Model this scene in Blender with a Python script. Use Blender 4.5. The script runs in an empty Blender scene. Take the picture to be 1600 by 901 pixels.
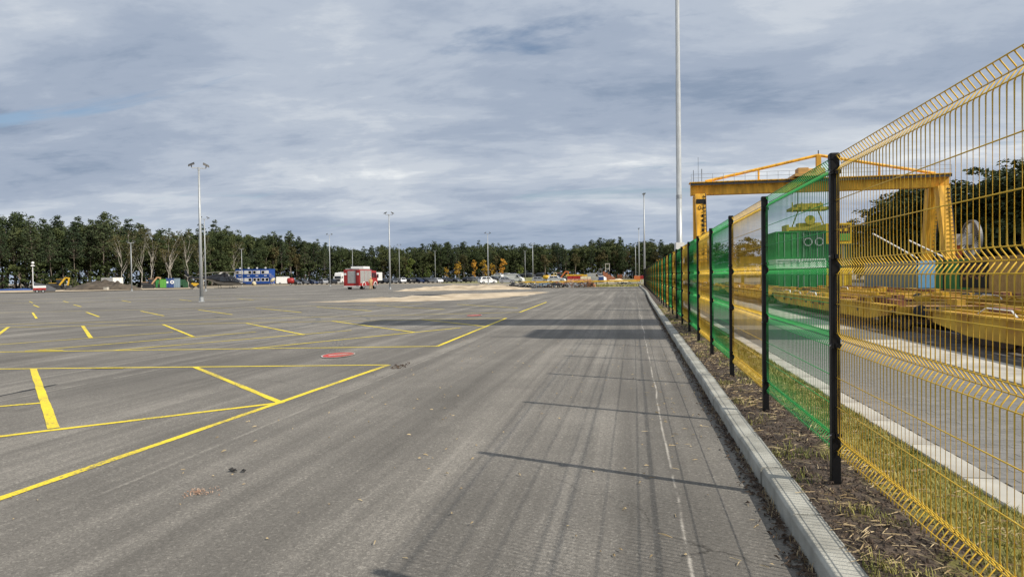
SKY_OFF_A = (-4.1, 12.7, 0.0); SKY_OFF_B = (-7.3, 1.4, 0.4); SKY_OFF_C = (0.177, -1.541, 0.9)
import bpy, math, random
from mathutils import Vector, Matrix
S = bpy.context.scene
C = S.collection
PI = math.pi

# ------------------------------------------------------------------ camera
F = 1060.0                       # focal length in pixels of a 1600 px wide picture
CAMH = 1.58
YAW, PITCH, ROLL = math.radians(10.06), math.radians(0.98), 0.013
_f0 = Vector((-math.sin(YAW), math.cos(YAW), 0)); _r0 = Vector((math.cos(YAW), math.sin(YAW), 0))
_fw = _f0*math.cos(PITCH) - Vector((0, 0, 1))*math.sin(PITCH)
_u1 = _f0*math.sin(PITCH) + Vector((0, 0, 1))*math.cos(PITCH)
_rt = _r0*math.cos(ROLL) - _u1*math.sin(ROLL)
_up = _u1*math.cos(ROLL) + _r0*math.sin(ROLL)
cam_d = bpy.data.cameras.new('camera'); cam = bpy.data.objects.new('camera', cam_d); C.objects.link(cam)
cam_d.sensor_fit = 'HORIZONTAL'; cam_d.sensor_width = 36; cam_d.lens = F/1600*36
cam_d.clip_start = 0.05; cam_d.clip_end = 6000
M = Matrix((_rt, _up, -_fw)).transposed().to_4x4(); M.translation = (0, 0, CAMH)
cam.matrix_world = M
S.camera = cam

# ------------------------------------------------------------------ sun, sky, exposure
SUN_EL = math.radians(39.4)
sx, sy = 0.937, -0.349                                   # horizontal direction towards the sun
sun_d = bpy.data.lights.new('sun', 'SUN'); sun = bpy.data.objects.new('sun', sun_d); C.objects.link(sun)
sun_d.energy = 5.0; sun_d.angle = math.radians(0.53); sun_d.color = (1.0, 0.925, 0.81)
sun.rotation_euler = Vector((-sx*math.cos(SUN_EL), -sy*math.cos(SUN_EL), -math.sin(SUN_EL))).to_track_quat('-Z', 'Y').to_euler()
sun.location = (30, -10, 40)
S.view_settings.view_transform = 'Standard'; S.view_settings.look = 'None'
S.view_settings.exposure = 0.0; S.view_settings.gamma = 1.0; S.view_settings.use_curve_mapping = False

W = bpy.data.worlds.new('World'); S.world = W; W.use_nodes = True
nt = W.node_tree; nt.nodes.clear()
def N(t, **k):
    n = nt.nodes.new(t)
    for a, b in k.items(): setattr(n, a, b)
    return n
def Lk(a, b): nt.links.new(a, b)
def mth(op, a, b=None, c=None, clamp=False):
    n = N('ShaderNodeMath', operation=op, use_clamp=clamp)
    for i, s in enumerate((a, b, c)):
        if s is None: continue
        if isinstance(s, (int, float)): n.inputs[i].default_value = s
        else: Lk(s, n.inputs[i])
    return n.outputs[0]
def ramp(src, stops, interp='LINEAR'):
    n = N('ShaderNodeValToRGB'); n.color_ramp.interpolation = interp
    e = n.color_ramp.elements
    while len(e) < len(stops): e.new(0.5)
    for el, (p, c) in zip(e, stops):
        el.position = p; el.color = tuple(c)+(1,) if len(c) == 3 else c
    Lk(src, n.inputs[0]); return n.outputs[0]
out = N('ShaderNodeOutputWorld'); bg = N('ShaderNodeBackground'); bg.inputs[1].default_value = 0.1
Lk(bg.outputs[0], out.inputs[0])
sky = N('ShaderNodeTexSky', sky_type='NISHITA', sun_disc=False, sun_elevation=SUN_EL, sun_rotation=math.atan2(sx, sy))
sky.altitude = 100; sky.air_density = 1.0; sky.dust_density = 1.2; sky.ozone_density = 1.5
tc = N('ShaderNodeTexCoord'); sep = N('ShaderNodeSeparateXYZ'); Lk(tc.outputs['Generated'], sep.inputs[0])
zz = mth('ADD', mth('MAXIMUM', sep.outputs[2], 0.0), 0.16)
uu = mth('DIVIDE', sep.outputs[0], zz); vv = mth('DIVIDE', sep.outputs[1], zz)
cmb = N('ShaderNodeCombineXYZ'); Lk(uu, cmb.inputs[0]); Lk(vv, cmb.inputs[1])
def cloud_noise(scale, detail, rough, dist, off, stretch=(1, 1, 1), rot=0.0):
    mp = N('ShaderNodeMapping'); mp.inputs['Location'].default_value = off; mp.inputs['Scale'].default_value = stretch
    mp.inputs['Rotation'].default_value = (0, 0, rot)
    Lk(cmb.outputs[0], mp.inputs[0])
    n = N('ShaderNodeTexNoise'); n.inputs['Scale'].default_value = scale; n.inputs['Detail'].default_value = detail
    n.inputs['Roughness'].default_value = rough; n.inputs['Distortion'].default_value = dist
    Lk(mp.outputs[0], n.inputs['Vector']); return n.outputs[0]
n_big = cloud_noise(0.55, 3, 0.5, 0.2, SKY_OFF_A, (1, 1, 1), 0.3)
n_mid = cloud_noise(1.7, 11, 0.60, 0.25, SKY_OFF_B, (0.8, 1.25, 1), -0.35)
n_fine = cloud_noise(7.0, 7, 0.65, 0.3, (9.0, 2.0, 0.7), (0.7, 1.4, 1), -0.35)
val = mth('ADD', mth('ADD', mth('MULTIPLY', n_big, 0.75), mth('MULTIPLY', n_mid, 0.76)), mth('MULTIPLY', n_fine, 0.17))
val = mth('MULTIPLY', mth('SUBTRACT', val, 0.34), 1.0)
cloud = ramp(val, [(0.27, (2.60, 3.30, 4.45)), (0.39, (3.70, 4.35, 5.45)), (0.50, (4.75, 5.35, 6.30)), (0.59, (5.9, 6.4, 7.1)), (0.72, (8.4, 8.7, 8.9))], 'EASE')
# thin blue gaps between the cloud sheets
n_gap = cloud_noise(1.15, 8, 0.6, 0.5, SKY_OFF_C, (0.6, 1.5, 1), -0.2)
gap = mth('MULTIPLY', ramp(n_gap, [(0.615, (0, 0, 0)), (0.70, (1, 1, 1))]), 0.8)
skyc = N('ShaderNodeMixRGB', blend_type='MIX'); Lk(gap, skyc.inputs[0]); Lk(cloud, skyc.inputs[1])
Lk(sky.outputs[0], skyc.inputs[2])
# the sheet thins to a paler, more even grey towards the horizon
hz = ramp(sep.outputs[2], [(0.0, (0.6, 0.6, 0.6)), (0.11, (0, 0, 0))])
hmix = N('ShaderNodeMixRGB'); Lk(hz, hmix.inputs[0]); Lk(skyc.outputs[0], hmix.inputs[1]); hmix.inputs[2].default_value = (4.15, 5.0, 6.3, 1)
Lk(hmix.outputs[0], bg.inputs[0])

# ------------------------------------------------------------------ helpers
def ray(px, py):
    """direction (world) of a pixel of the 1600x901 layout grid, used only to survey where things stand"""
    return _fw*F + _rt*(px-800) - _up*(py-450.5)
def gp(px, py, z=0.0):
    d = ray(px, py); t = (z-CAMH)/d.z
    return Vector((d.x*t, d.y*t, z))
def at(px, dist, z=0.0):
    """ground point in the direction of column px (at the horizon), dist metres in front"""
    a = (px-800)/F
    p = _f0*dist + _r0*(a*dist); p.z = z
    return p
def face_cam(p): return math.atan2(p.y, p.x)      # heading that points away from the viewpoint

MATS = {}
def mat(name, col, rough=0.7, var=0.12, scale=6.0, metal=0.0, bump=0.0, bscale=None, col2=None, spec=0.5, rnd=0.0, detail=4.0, emit=None, coord='Object', stretch=(1, 1, 1)):
    if name in MATS: return MATS[name]
    m = bpy.data.materials.new(name); m.use_nodes = True; t = m.node_tree; b = t.nodes['Principled BSDF']
    b.inputs['Roughness'].default_value = rough; b.inputs['Metallic'].default_value = metal
    b.inputs['Specular IOR Level'].default_value = spec
    tcn = t.nodes.new('ShaderNodeTexCoord'); mp = t.nodes.new('ShaderNodeMapping'); mp.inputs['Scale'].default_value = stretch
    t.links.new(tcn.outputs[coord], mp.inputs[0])
    no = t.nodes.new('ShaderNodeTexNoise'); no.inputs['Scale'].default_value = scale; no.inputs['Detail'].default_value = detail
    t.links.new(mp.outputs[0], no.inputs['Vector'])
    cr = t.nodes.new('ShaderNodeValToRGB')
    c2 = col2 if col2 else tuple(min(1, c*(1+var)) for c in col)
    c1 = col if col2 else tuple(c*(1-var) for c in col)
    cr.color_ramp.elements[0].position = 0.36; cr.color_ramp.elements[1].position = 0.64
    cr.color_ramp.elements[0].color = (*c1, 1); cr.color_ramp.elements[1].color = (*c2, 1)
    t.links.new(no.outputs[0], cr.inputs[0]); src = cr.outputs[0]
    if rnd:
        oi = t.nodes.new('ShaderNodeObjectInfo'); hs = t.nodes.new('ShaderNodeHueSaturation')
        mr = t.nodes.new('ShaderNodeMapRange'); mr.inputs[3].default_value = 1-rnd; mr.inputs[4].default_value = 1+rnd
        t.links.new(oi.outputs['Random'], mr.inputs[0]); t.links.new(mr.outputs[0], hs.inputs['Value'])
        mh = t.nodes.new('ShaderNodeMapRange'); mh.inputs[3].default_value = 0.5+rnd*0.06; mh.inputs[4].default_value = 0.5-rnd*0.09
        t.links.new(oi.outputs['Random'], mh.inputs[0]); t.links.new(mh.outputs[0], hs.inputs['Hue'])
        t.links.new(src, hs.inputs['Color']); src = hs.outputs[0]
    t.links.new(src, b.inputs['Base Color'])
    if bump:
        nb = t.nodes.new('ShaderNodeTexNoise'); nb.inputs['Scale'].default_value = bscale or scale*3; nb.inputs['Detail'].default_value = 5
        t.links.new(mp.outputs[0], nb.inputs['Vector'])
        bm_ = t.nodes.new('ShaderNodeBump'); bm_.inputs['Strength'].default_value = bump; bm_.inputs['Distance'].default_value = 0.02
        t.links.new(nb.outputs[0], bm_.inputs['Height']); t.links.new(bm_.outputs[0], b.inputs['Normal'])
    if emit:
        b.inputs['Emission Color'].default_value = (*emit, 1); b.inputs['Emission Strength'].default_value = 1
    MATS[name] = m
    return m

class MB:
    """collects faces, builds one mesh"""
    def __init__(s): s.v = []; s.f = []; s.mi = []; s.cur = 0
    def face(s, pts):
        n = len(s.v); s.v += [tuple(p) for p in pts]; s.f.append(tuple(range(n, n+len(pts)))); s.mi.append(s.cur); return s
    def hexa(s, P):
        """eight corners: bottom 0-3, top 4-7"""
        n = len(s.v); s.v += [tuple(p) for p in P]
        for q in ((0, 3, 2, 1), (4, 5, 6, 7), (0, 1, 5, 4), (1, 2, 6, 5), (2, 3, 7, 6), (3, 0, 4, 7)):
            s.f.append(tuple(n+i for i in q)); s.mi.append(s.cur)
        return s
    def box(s, x0, x1, y0, y1, z0, z1):
        return s.hexa([(x0, y0, z0), (x1, y0, z0), (x1, y1, z0), (x0, y1, z0), (x0, y0, z1), (x1, y0, z1), (x1, y1, z1), (x0, y1, z1)])
    def cbox(s, x, y, z, a, b, c, rz=0.0):
        co, si = math.cos(rz), math.sin(rz)
        P = []
        for dz in (-c/2, c/2):
            for dx, dy in ((-a/2, -b/2), (a/2, -b/2), (a/2, b/2), (-a/2, b/2)):
                P.append((x+dx*co-dy*si, y+dx*si+dy*co, z+dz))
        return s.hexa(P)
    def beam(s, p, q, w, h):
        """rectangular bar from p to q, w across and h upright"""
        p, q = Vector(p), Vector(q); d = (q-p).normalized()
        sd = d.cross(Vector((0, 0, 1)))
        sd = Vector((1, 0, 0)) if sd.length < 1e-4 else sd.normalized()
        u = sd.cross(d).normalized()
        R = lambda o: [o-sd*w/2-u*h/2, o+sd*w/2-u*h/2, o+sd*w/2+u*h/2, o-sd*w/2+u*h/2]
        return s.loft([R(p), R(q)])
    def loft(s, rings, cap=True, closed=True):
        n0 = len(s.v); k = len(rings[0])
        for r in rings: s.v += [tuple(p) for p in r]
        for i in range(len(rings)-1):
            for j in range(k if closed else k-1):
                a = n0+i*k+j; b = n0+i*k+(j+1) % k
                s.f.append((a, b, b+k, a+k)); s.mi.append(s.cur)
        if cap and closed:
            s.f.append(tuple(n0+j for j in reversed(range(k)))); s.mi.append(s.cur)
            s.f.append(tuple(n0+(len(rings)-1)*k+j for j in range(k))); s.mi.append(s.cur)
        return s
    def tube(s, pts, r, n=8, cap=True):
        pts = [Vector(p) for p in pts]; rings = []
        rs = r if isinstance(r, (list, tuple)) else [r]*len(pts)
        for i, p in enumerate(pts):
            d = (pts[min(i+1, len(pts)-1)]-pts[max(i-1, 0)]).normalized()
            a = d.cross(Vector((0, 0, 1)))
            if a.length < 1e-3: a = d.cross(Vector((0, 1, 0)))
            a.normalize(); b = d.cross(a)
            rings.append([p+(a*math.cos(2*PI*k/n)+b*math.sin(2*PI*k/n))*rs[i] for k in range(n)])
        return s.loft(rings, cap)
    def disc(s, c, ax, r, w, n=16):
        c = Vector(c); ax = Vector(ax).normalized()
        return s.tube([c-ax*w/2, c+ax*w/2], r, n)
    def extrude_profile(s, prof, y0, y1):
        """profile in x,z extruded along y"""
        return s.loft([[(x, y0, z) for x, z in prof], [(x, y1, z) for x, z in prof]])
    def mesh(s, name, mats, smooth=False):
        me = bpy.data.meshes.new(name); me.from_pydata(s.v, [], s.f)
        if not isinstance(mats, (list, tuple)): mats = [mats]
        for m in mats: me.materials.append(m)
        if len(mats) > 1: me.polygons.foreach_set('material_index', s.mi)
        if smooth: me.polygons.foreach_set('use_smooth', [True]*len(me.polygons))
        me.update(); return me
    def build(s, name, mats, parent=None, smooth=False):
        return ob(name, s.mesh(name, mats, smooth), parent)
def ob(name, data, parent=None, loc=None, rz=None, mtl=None):
    o = bpy.data.objects.new(name, data); C.objects.link(o)
    if parent: o.parent = parent
    if loc is not None: o.location = loc
    if rz is not None: o.rotation_euler = (0, 0, rz)
    if mtl is not None:
        o.material_slots[0].link = 'OBJECT'; o.material_slots[0].material = mtl
    return o
def tag(o, label=None, cat=None, group=None, kind=None):
    if label: o['label'] = label
    if cat: o['category'] = cat
    if group: o['group'] = group
    if kind: o['kind'] = kind
    return o
def thing(name, label, cat, loc=(0, 0, 0), rz=0.0, group=None):
    o = ob(name, None, None, loc, rz); o.empty_display_size = 0.3
    return tag(o, label, cat, group)
def copy_tree(o, parent=None):
    c = o.copy(); C.objects.link(c); c.parent = parent
    for ch in o.children: copy_tree(ch, c)
    return c
def bevel(o, w, seg=2):
    m = o.modifiers.new('bevel', 'BEVEL'); m.width = w; m.segments = seg; m.limit_method = 'ANGLE'; return o
def sheet(name, pts, z, m, kind='structure', parent=None):
    b = MB(); b.face([(p[0], p[1], z) for p in pts]); o = b.build(name, m, parent)
    if kind and not parent: o['kind'] = kind
    return o
# ------------------------------------------------------------------ the ground
from mathutils import noise as mn
rng = random.Random(7)
M_ground = mat('bare_sandy_ground', (0.20, 0.165, 0.115), 0.95, scale=0.25, col2=(0.33, 0.285, 0.215), detail=8)
M_sand = mat('pale_sand', (0.36, 0.285, 0.19), 0.95, scale=0.6, col2=(0.58, 0.48, 0.345), detail=8, bump=0.4, bscale=4)
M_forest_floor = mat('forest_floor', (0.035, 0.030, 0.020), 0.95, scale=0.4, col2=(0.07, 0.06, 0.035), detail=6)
M_meadow = mat('thin_grass', (0.12, 0.13, 0.04), 0.95, scale=0.5, col2=(0.26, 0.23, 0.10), detail=8)
M_yellow = None

def asphalt():
    m = bpy.data.materials.new('worn_asphalt'); m.use_nodes = True; t = m.node_tree; b = t.nodes['Principled BSDF']
    L = t.links.new
    def nn(ty, **k):
        n = t.nodes.new(ty)
        for a, v in k.items(): setattr(n, a, v)
        return n
    def ma(op, a, b2=None, c=None, clamp=False):
        n = nn('ShaderNodeMath', operation=op, use_clamp=clamp)
        for i, s in enumerate((a, b2, c)):
            if s is None: continue
            if isinstance(s, (int, float)): n.inputs[i].default_value = s
            else: L(s, n.inputs[i])
        return n.outputs[0]
    tcn = nn('ShaderNodeTexCoord'); P = tcn.outputs['Object']
    sp = nn('ShaderNodeSeparateXYZ'); L(P, sp.inputs[0]); X, Y = sp.outputs[0], sp.outputs[1]
    def noi(scale, detail=4, rough=0.55, st=(1, 1, 1), rot=0.0, dist=0.0):
        mp = nn('ShaderNodeMapping'); mp.inputs['Scale'].default_value = st; mp.inputs['Rotation'].default_value = (0, 0, rot); L(P, mp.inputs[0])
        n = nn('ShaderNodeTexNoise'); n.inputs['Scale'].default_value = scale; n.inputs['Detail'].default_value = detail
        n.inputs['Roughness'].default_value = rough; n.inputs['Distortion'].default_value = dist
        L(mp.outputs[0], n.inputs['Vector']); return n.outputs[0]
    streak = noi(1.0, 5, 0.6, (1.5, 0.035, 1), 0.0, 0.3)          # laid strip by strip along the lane
    streak2 = noi(1.0, 4, 0.6, (5.0, 0.12, 1), 0.06, 0.2)
    blot = noi(0.12, 7, 0.6)
    blot2 = noi(0.9, 6, 0.65)
    wheel = noi(1.0, 3, 0.5, (0.05, 0.5, 1), 0.3, 0.4)
    agg = noi(140.0, 3, 0.7)
    agg2 = noi(38.0, 4, 0.7)
    v = ma('ADD', ma('MULTIPLY', ma('SUBTRACT', streak, 0.5), 0.75), ma('MULTIPLY', ma('SUBTRACT', blot, 0.5), 0.65))
    v = ma('ADD', v, ma('MULTIPLY', ma('SUBTRACT', streak2, 0.5), 0.42))
    v = ma('ADD', v, ma('MULTIPLY', ma('SUBTRACT', blot2, 0.5), 0.28))
    v = ma('ADD', v, ma('MULTIPLY', ma('SUBTRACT', wheel, 0.5), 0.22))
    v = ma('ADD', v, ma('MULTIPLY', ma('SUBTRACT', agg, 0.5), 0.75))
    v = ma('ADD', v, ma('MULTIPLY', ma('SUBTRACT', agg2, 0.5), 0.45))
    # cold joints between the paving lanes (x = -3.95, -8.2 ...) and a scratched chalk line
    wob = ma('MULTIPLY', ma('SUBTRACT', noi(1.0, 3, 0.5, (0, 0.22, 1)), 0.5), 0.16)
    brk = noi(1.0, 4, 0.6, (2, 2.2, 1))
    def joint(x, w, lo, hi):
        d = ma('ABSOLUTE', ma('SUBTRACT', ma('ADD', X, wob), x))
        e = ma('SUBTRACT', 1.0, ma('DIVIDE', d, w), clamp=True)
        g = nn('ShaderNodeMapRange'); g.inputs[1].default_value = lo; g.inputs[2].default_value = hi; L(brk, g.inputs[0])
        return ma('MULTIPLY', e, g.outputs[0])
    j1 = joint(-3.93, 0.035, 0.35, 0.6); j2 = joint(0.30, 0.016, 0.40, 0.62); j3 = joint(-8.4, 0.04, 0.4, 0.6)
    v = ma('ADD', v, ma('MULTIPLY', j1, 0.24)); v = ma('ADD', v, ma('MULTIPLY', j2, 0.8)); v = ma('ADD', v, ma('MULTIPLY', j3, 0.4))
    # single pale and dark stones showing in the worn surface
    vo = nn('ShaderNodeTexVoronoi'); vo.inputs['Scale'].default_value = 75; L(P, vo.inputs['Vector'])
    sc_ = nn('ShaderNodeSeparateColor'); L(vo.outputs['Color'], sc_.inputs[0])
    v = ma('ADD', v, ma('MULTIPLY', ma('POWER', sc_.outputs[0], 6.0), 0.20))
    v = ma('SUBTRACT', v, ma('MULTIPLY', ma('POWER', sc_.outputs[1], 4.0), 0.14))
    # hairline cracks, oil stains
    vc = nn('ShaderNodeTexVoronoi', feature='DISTANCE_TO_EDGE'); vc.inputs['Scale'].default_value = 0.16
    wn = nn('ShaderNodeTexNoise'); wn.inputs['Scale'].default_value = 0.9; wn.inputs['Detail'].default_value = 6; L(P, wn.inputs['Vector'])
    wa = nn('ShaderNodeMixRGB'); wa.inputs[0].default_value = 0.12; L(P, wa.inputs[1]); L(wn.outputs['Color'], wa.inputs[2])
    wsc = nn('ShaderNodeVectorMath', operation='ADD'); L(P, wsc.inputs[0]); L(wn.outputs['Color'], wsc.inputs[1]); L(wsc.outputs[0], vc.inputs['Vector'])
    ck = ma('SUBTRACT', 1.0, ma('DIVIDE', vc.outputs[0], 0.0022), clamp=True)
    ckm = nn('ShaderNodeMapRange'); ckm.inputs[1].default_value = 0.50; ckm.inputs[2].default_value = 0.62; L(noi(0.35, 3), ckm.inputs[0])
    v = ma('SUBTRACT', v, ma('MULTIPLY', ma('MULTIPLY', ck, ckm.outputs[0]), 0.30))
    oil = noi(1.1, 3, 0.5, (1, 0.55, 1)); om = nn('ShaderNodeMapRange'); om.inputs[1].default_value = 0.70; om.inputs[2].default_value = 0.78; L(oil, om.inputs[0])
    v = ma('SUBTRACT', v, ma('MULTIPLY', om.outputs[0], 0.16))
    # pale scuffs
    sc = noi(1.0, 5, 0.7, (9, 0.8, 1), 0.12, 0.6)
    scm = nn('ShaderNodeMapRange'); scm.inputs[1].default_value = 0.69; scm.inputs[2].default_value = 0.80; L(sc, scm.inputs[0])
    v = ma('ADD', v, ma('MULTIPLY', scm.outputs[0], 0.35))
    cr = nn('ShaderNodeValToRGB'); e = cr.color_ramp.elements
    e[0].position = 0.0; e[0].color = (0.052, 0.048, 0.042, 1); e[1].position = 1.0; e[1].color = (0.42, 0.390, 0.340, 1)
    k = e.new(0.5); k.color = (0.158, 0.147, 0.130, 1)
    L(ma('ADD', v, 0.5), cr.inputs[0]); L(cr.outputs[0], b.inputs['Base Color'])
    b.inputs['Roughness'].default_value = 0.9; b.inputs['Specular IOR Level'].default_value = 0.3
    bp = nn('ShaderNodeBump'); bp.inputs['Strength'].default_value = 0.55; bp.inputs['Distance'].default_value = 0.006
    L(ma('ADD', agg, ma('MULTIPLY', agg2, 0.8)), bp.inputs['Height']); L(bp.outputs[0], b.inputs['Normal'])
    return m
M_asphalt = asphalt()

sheet('ground', [(-1800, -300), (1800, -300), (1800, 2600), (-1800, 2600)], -0.06, M_ground)
edge = [(-420, 466), (-120, 461.5), (0, 458.3), (130, 455.8), (200, 454.0), (300, 452.0), (345, 449.6), (395, 447.6), (480, 445.4), (620, 443.8), (735, 444.0), (800, 449.0), (870, 450.2), (1000, 447.4)]
lot_far = [gp(*e) for e in edge]
KX = lambda y: 0.93 + 0.0022*max(0, y-6) + 0.13*math.sin(max(0, y-38)/13.0)*min(1, max(0, y-38)/25)     # road side of the kerb
lot_pts = [(-260, -60), (1.0, -60), (1.0, 20)] + [(KX(y)+0.07, y) for y in (38, 50, 60, 70, 80, 90, 100)] + [(p.x, p.y) for p in reversed(lot_far)] + [(-260, lot_far[0].y)]
lot = sheet('parking_lot', lot_pts, 0.0, M_asphalt)

# pale ground and grass beyond the lot
sheet('sand_verge', [gp(x, y)[:2] for x, y in ((-420, 466), (0, 458.0), (130, 455.4), (200, 453.6), (300, 451.6), (300, 449.6), (150, 451.2), (60, 452.6), (0, 453.6), (-420, 458))], -0.035, M_sand)
sheet('meadow_strip', [(p.x, p.y) for p in (at(690, 196), at(1010, 150), at(1015, 290), at(690, 290))], -0.045, M_meadow)
FL = [(-260, 168), (-100, 168), (0, 170), (150, 178), (280, 200), (400, 268), (540, 300), (760, 312), (1060, 312), (1260, 285)]
fl = [at(a, d-5) for a, d in FL]; fl2 = [at(a, d+260) for a, d in FL]
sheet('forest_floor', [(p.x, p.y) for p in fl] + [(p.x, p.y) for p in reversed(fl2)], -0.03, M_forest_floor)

# sand laid on the asphalt in front of the building site
def blob_sheet(name, pts, h, m, seed, res=26):
    """low heap of loose material: an outline filled and raised unevenly"""
    import bmesh
    bm = bmesh.new(); vs = [bm.verts.new((p[0], p[1], 0.004)) for p in pts]; bm.faces.new(vs)
    bmesh.ops.triangulate(bm, faces=bm.faces[:])
    for _ in range(4):
        bmesh.ops.subdivide_edges(bm, edges=[e for e in bm.edges if e.calc_length() > 1.2], cuts=1)
        bmesh.ops.triangulate(bm, faces=bm.faces[:])
    bd = [v.co.copy() for v in bm.verts if v.is_boundary]
    for v in bm.verts:
        if v.is_boundary:
            v.co.x += 0.5*mn.noise(v.co*0.6+Vector((seed, 0, 0))); v.co.y += 0.8*mn.noise(v.co*0.5+Vector((0, seed, 0))); continue
        dd = min((v.co-q).length for q in bd)
        n = mn.fractal(v.co*0.35+Vector((seed, seed, 0)), 1.0, 2.0, 4)
        v.co.z = 0.006 + min(1, dd/2.0)*h*max(0.05, 0.5+0.9*n)
    me = bpy.data.meshes.new(name); bm.to_mesh(me); bm.free(); me.materials.append(m)
    me.polygons.foreach_set('use_smooth', [True]*len(me.polygons))
    o = ob(name, me); o['kind'] = 'structure'; return o
blob_sheet('sand_layer', [gp(x, y)[:2] for x, y in ((476, 472.5), (560, 471.8), (640, 471.0), (700, 469.3), (770, 466.0), (820, 462.0), (860, 456.2), (800, 457.2), (745, 459.2), (700, 461.0), (640, 464.5), (560, 468.6))], 0.24, M_sand, 3.0)
blob_sheet('sand_bank', [gp(x, y)[:2] for x, y in ((615, 455.0), (680, 454.2), (760, 452.8), (830, 451.6), (830, 450.0), (790, 448.6), (740, 447.2), (700, 448.2), (660, 450.6))], 0.42, M_sand, 9.0)
M_tar_shadow = mat('tar_and_shadow_black', (0.022, 0.021, 0.020), 0.7, var=0.3, scale=2)  # black of the tar seam and scrap, also of the painted pit shadow
pit = blob_sheet('pit_edge_shadow', [gp(x, y)[:2] for x, y in ((628, 463.2), (650, 460.6), (690, 459.6), (708, 459.8), (690, 461.6), (660, 462.6))], 0.12, M_tar_shadow, 5.0)  # dark low sheet that paints the shadow at the pit edge

# ------------------------------------------------------------------ painted bay lines: parts of the lot
def paint_mat(name, c):
    m = bpy.data.materials.new(name); m.use_nodes = True; t = m.node_tree; b = t.nodes['Principled BSDF']; L = t.links.new
    tcn = t.nodes.new('ShaderNodeTexCoord')
    n1 = t.nodes.new('ShaderNodeTexNoise'); n1.inputs['Scale'].default_value = 30; n1.inputs['Detail'].default_value = 8; n1.inputs['Roughness'].default_value = 0.75
    n2 = t.nodes.new('ShaderNodeTexNoise'); n2.inputs['Scale'].default_value = 0.8; n2.inputs['Detail'].default_value = 4
    L(tcn.outputs['Object'], n1.inputs['Vector']); L(tcn.outputs['Object'], n2.inputs['Vector'])
    ad = t.nodes.new('ShaderNodeMath'); ad.operation = 'MULTIPLY_ADD'; ad.inputs[1].default_value = 0.5; L(n2.outputs[0], ad.inputs[0]); L(n1.outputs[0], ad.inputs[2])
    cr = t.nodes.new('ShaderNodeValToRGB'); e = cr.color_ramp.elements
    e[0].position = 0.59; e[0].color = (0.20, 0.17, 0.10, 1); e[1].position = 0.73; e[1].color = (*[q*0.85 for q in c], 1)
    k = e.new(0.9); k.color = (*c, 1)
    L(ad.outputs[0], cr.inputs[0]); L(cr.outputs[0], b.inputs['Base Color']); b.inputs['Roughness'].default_value = 0.7
    bp = t.nodes.new('ShaderNodeBump'); bp.inputs['Strength'].default_value = 0.3; bp.inputs['Distance'].default_value = 0.004; L(n1.outputs[0], bp.inputs['Height']); L(bp.outputs[0], b.inputs['Normal'])
    return m
M_yellow = paint_mat('yellow_road_paint', (0.90, 0.70, 0.03))
M_red = paint_mat('red_road_paint', (0.55, 0.045, 0.035)); M_white = paint_mat('white_road_paint', (0.70, 0.69, 0.66))
_lz = [0.004]
def line(p, q, w=0.12, m=None, name='bay_line', wob=0.006):
    """painted stripe from p to q with slightly ragged edges"""
    p, q = Vector(p[:2]), Vector(q[:2]); d = q-p; L_ = d.length; d.normalize(); s = Vector((-d.y, d.x))
    n = max(2, min(120, int(L_/0.25))); b = MB(); _lz[0] += 0.00025; z = _lz[0]; r = []
    for i in range(n+1):
        c = p+d*(L_*i/n); a = w/2+rng.uniform(-wob, wob); e = w/2+rng.uniform(-wob, wob)
        r.append([(c.x+s.x*a, c.y+s.y*a, z), (c.x-s.x*e, c.y-s.y*e, z)])
    b.loft([[x[0], x[1]] for x in r], cap=False, closed=False)
    b.f = [f[::-1] for f in b.f]
    return b.build(name, m or M_yellow, lot)
G = lambda x, y: gp(x, y)[:2]
for a, b_, w in [
    # nearest block
    ((-420, 923), (607, 570), 0.11), ((607, 570), (-300, 579.5), 0.11), ((305, 573.5), (440, 629.5), 0.11), ((440, 629), (-260, 713), 0.11),
    ((52, 576), (84, 669), 0.13), ((64, 629.5), (-260, 657), 0.11),
    # second block
    ((683, 541), (791, 497), 0.11), ((683, 541), (-200, 552.5), 0.11), ((394, 544.5), (720, 512), 0.11), ((519, 501.5), (647, 519), 0.11),
    ((385, 505), (475, 523), 0.11), ((660, 499), (758, 510), 0.11), ((171, 548), (549, 516), 0.10), ((39, 548.5), (400, 518.5), 0.10),
    ((-120, 547), (270, 519), 0.10), ((129, 509), (142, 528), 0.13), ((255, 507), (302, 526), 0.11), ((13, 511), (-14, 531), 0.13), ((-100, 513.5), (791, 497), 0.10),
    # third block
    ((51, 488.5), (57, 497.5), 0.14), ((135, 487.7), (155, 495), 0.13), ((220, 486), (256, 493.5), 0.12), ((310, 484), (363, 491.5), 0.12),
    ((400, 481.3), (471, 488.2), 0.12), ((495, 479.6), (581, 485.9), 0.12), ((589, 477.4), (694, 483.5), 0.12), ((714, 475.6), (809, 481.2), 0.12),
    ((812, 488), (854, 472), 0.12), ((812, 488), (-60, 508.5), 0.10), ((-40, 489.5), (660, 474.5), 0.10),
    # farther rows
    ((52, 476.4), (61, 480), 0.14), ((115, 476), (127, 479.2), 0.14), ((46, 471), (51, 473), 0.14), ((99, 470.4), (107, 472.6), 0.14), ((-60, 475), (480, 466.4), 0.12),
    ((190, 469.6), (204, 472), 0.13), ((280, 468), (300, 470.4), 0.13), ((370, 466.6), (396, 468.8), 0.13), ((-30, 468.8), (420, 462.2), 0.12), ((-10, 483.2), (-8, 490), 0.14)]:
    line(G(*a), G(*b_), min(w, 0.115)*0.82 if b_[1] < 500 else w*0.82)
# small doubled numerals-like dashes at the bay ends
for (px, py) in ((160, 575.6), (176, 575.4), (74, 547.9), (84, 547.8)):
    c = gp(px, py); line((c.x-0.22, c.y-0.02), (c.x+0.22, c.y+0.03), 0.10)
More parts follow.
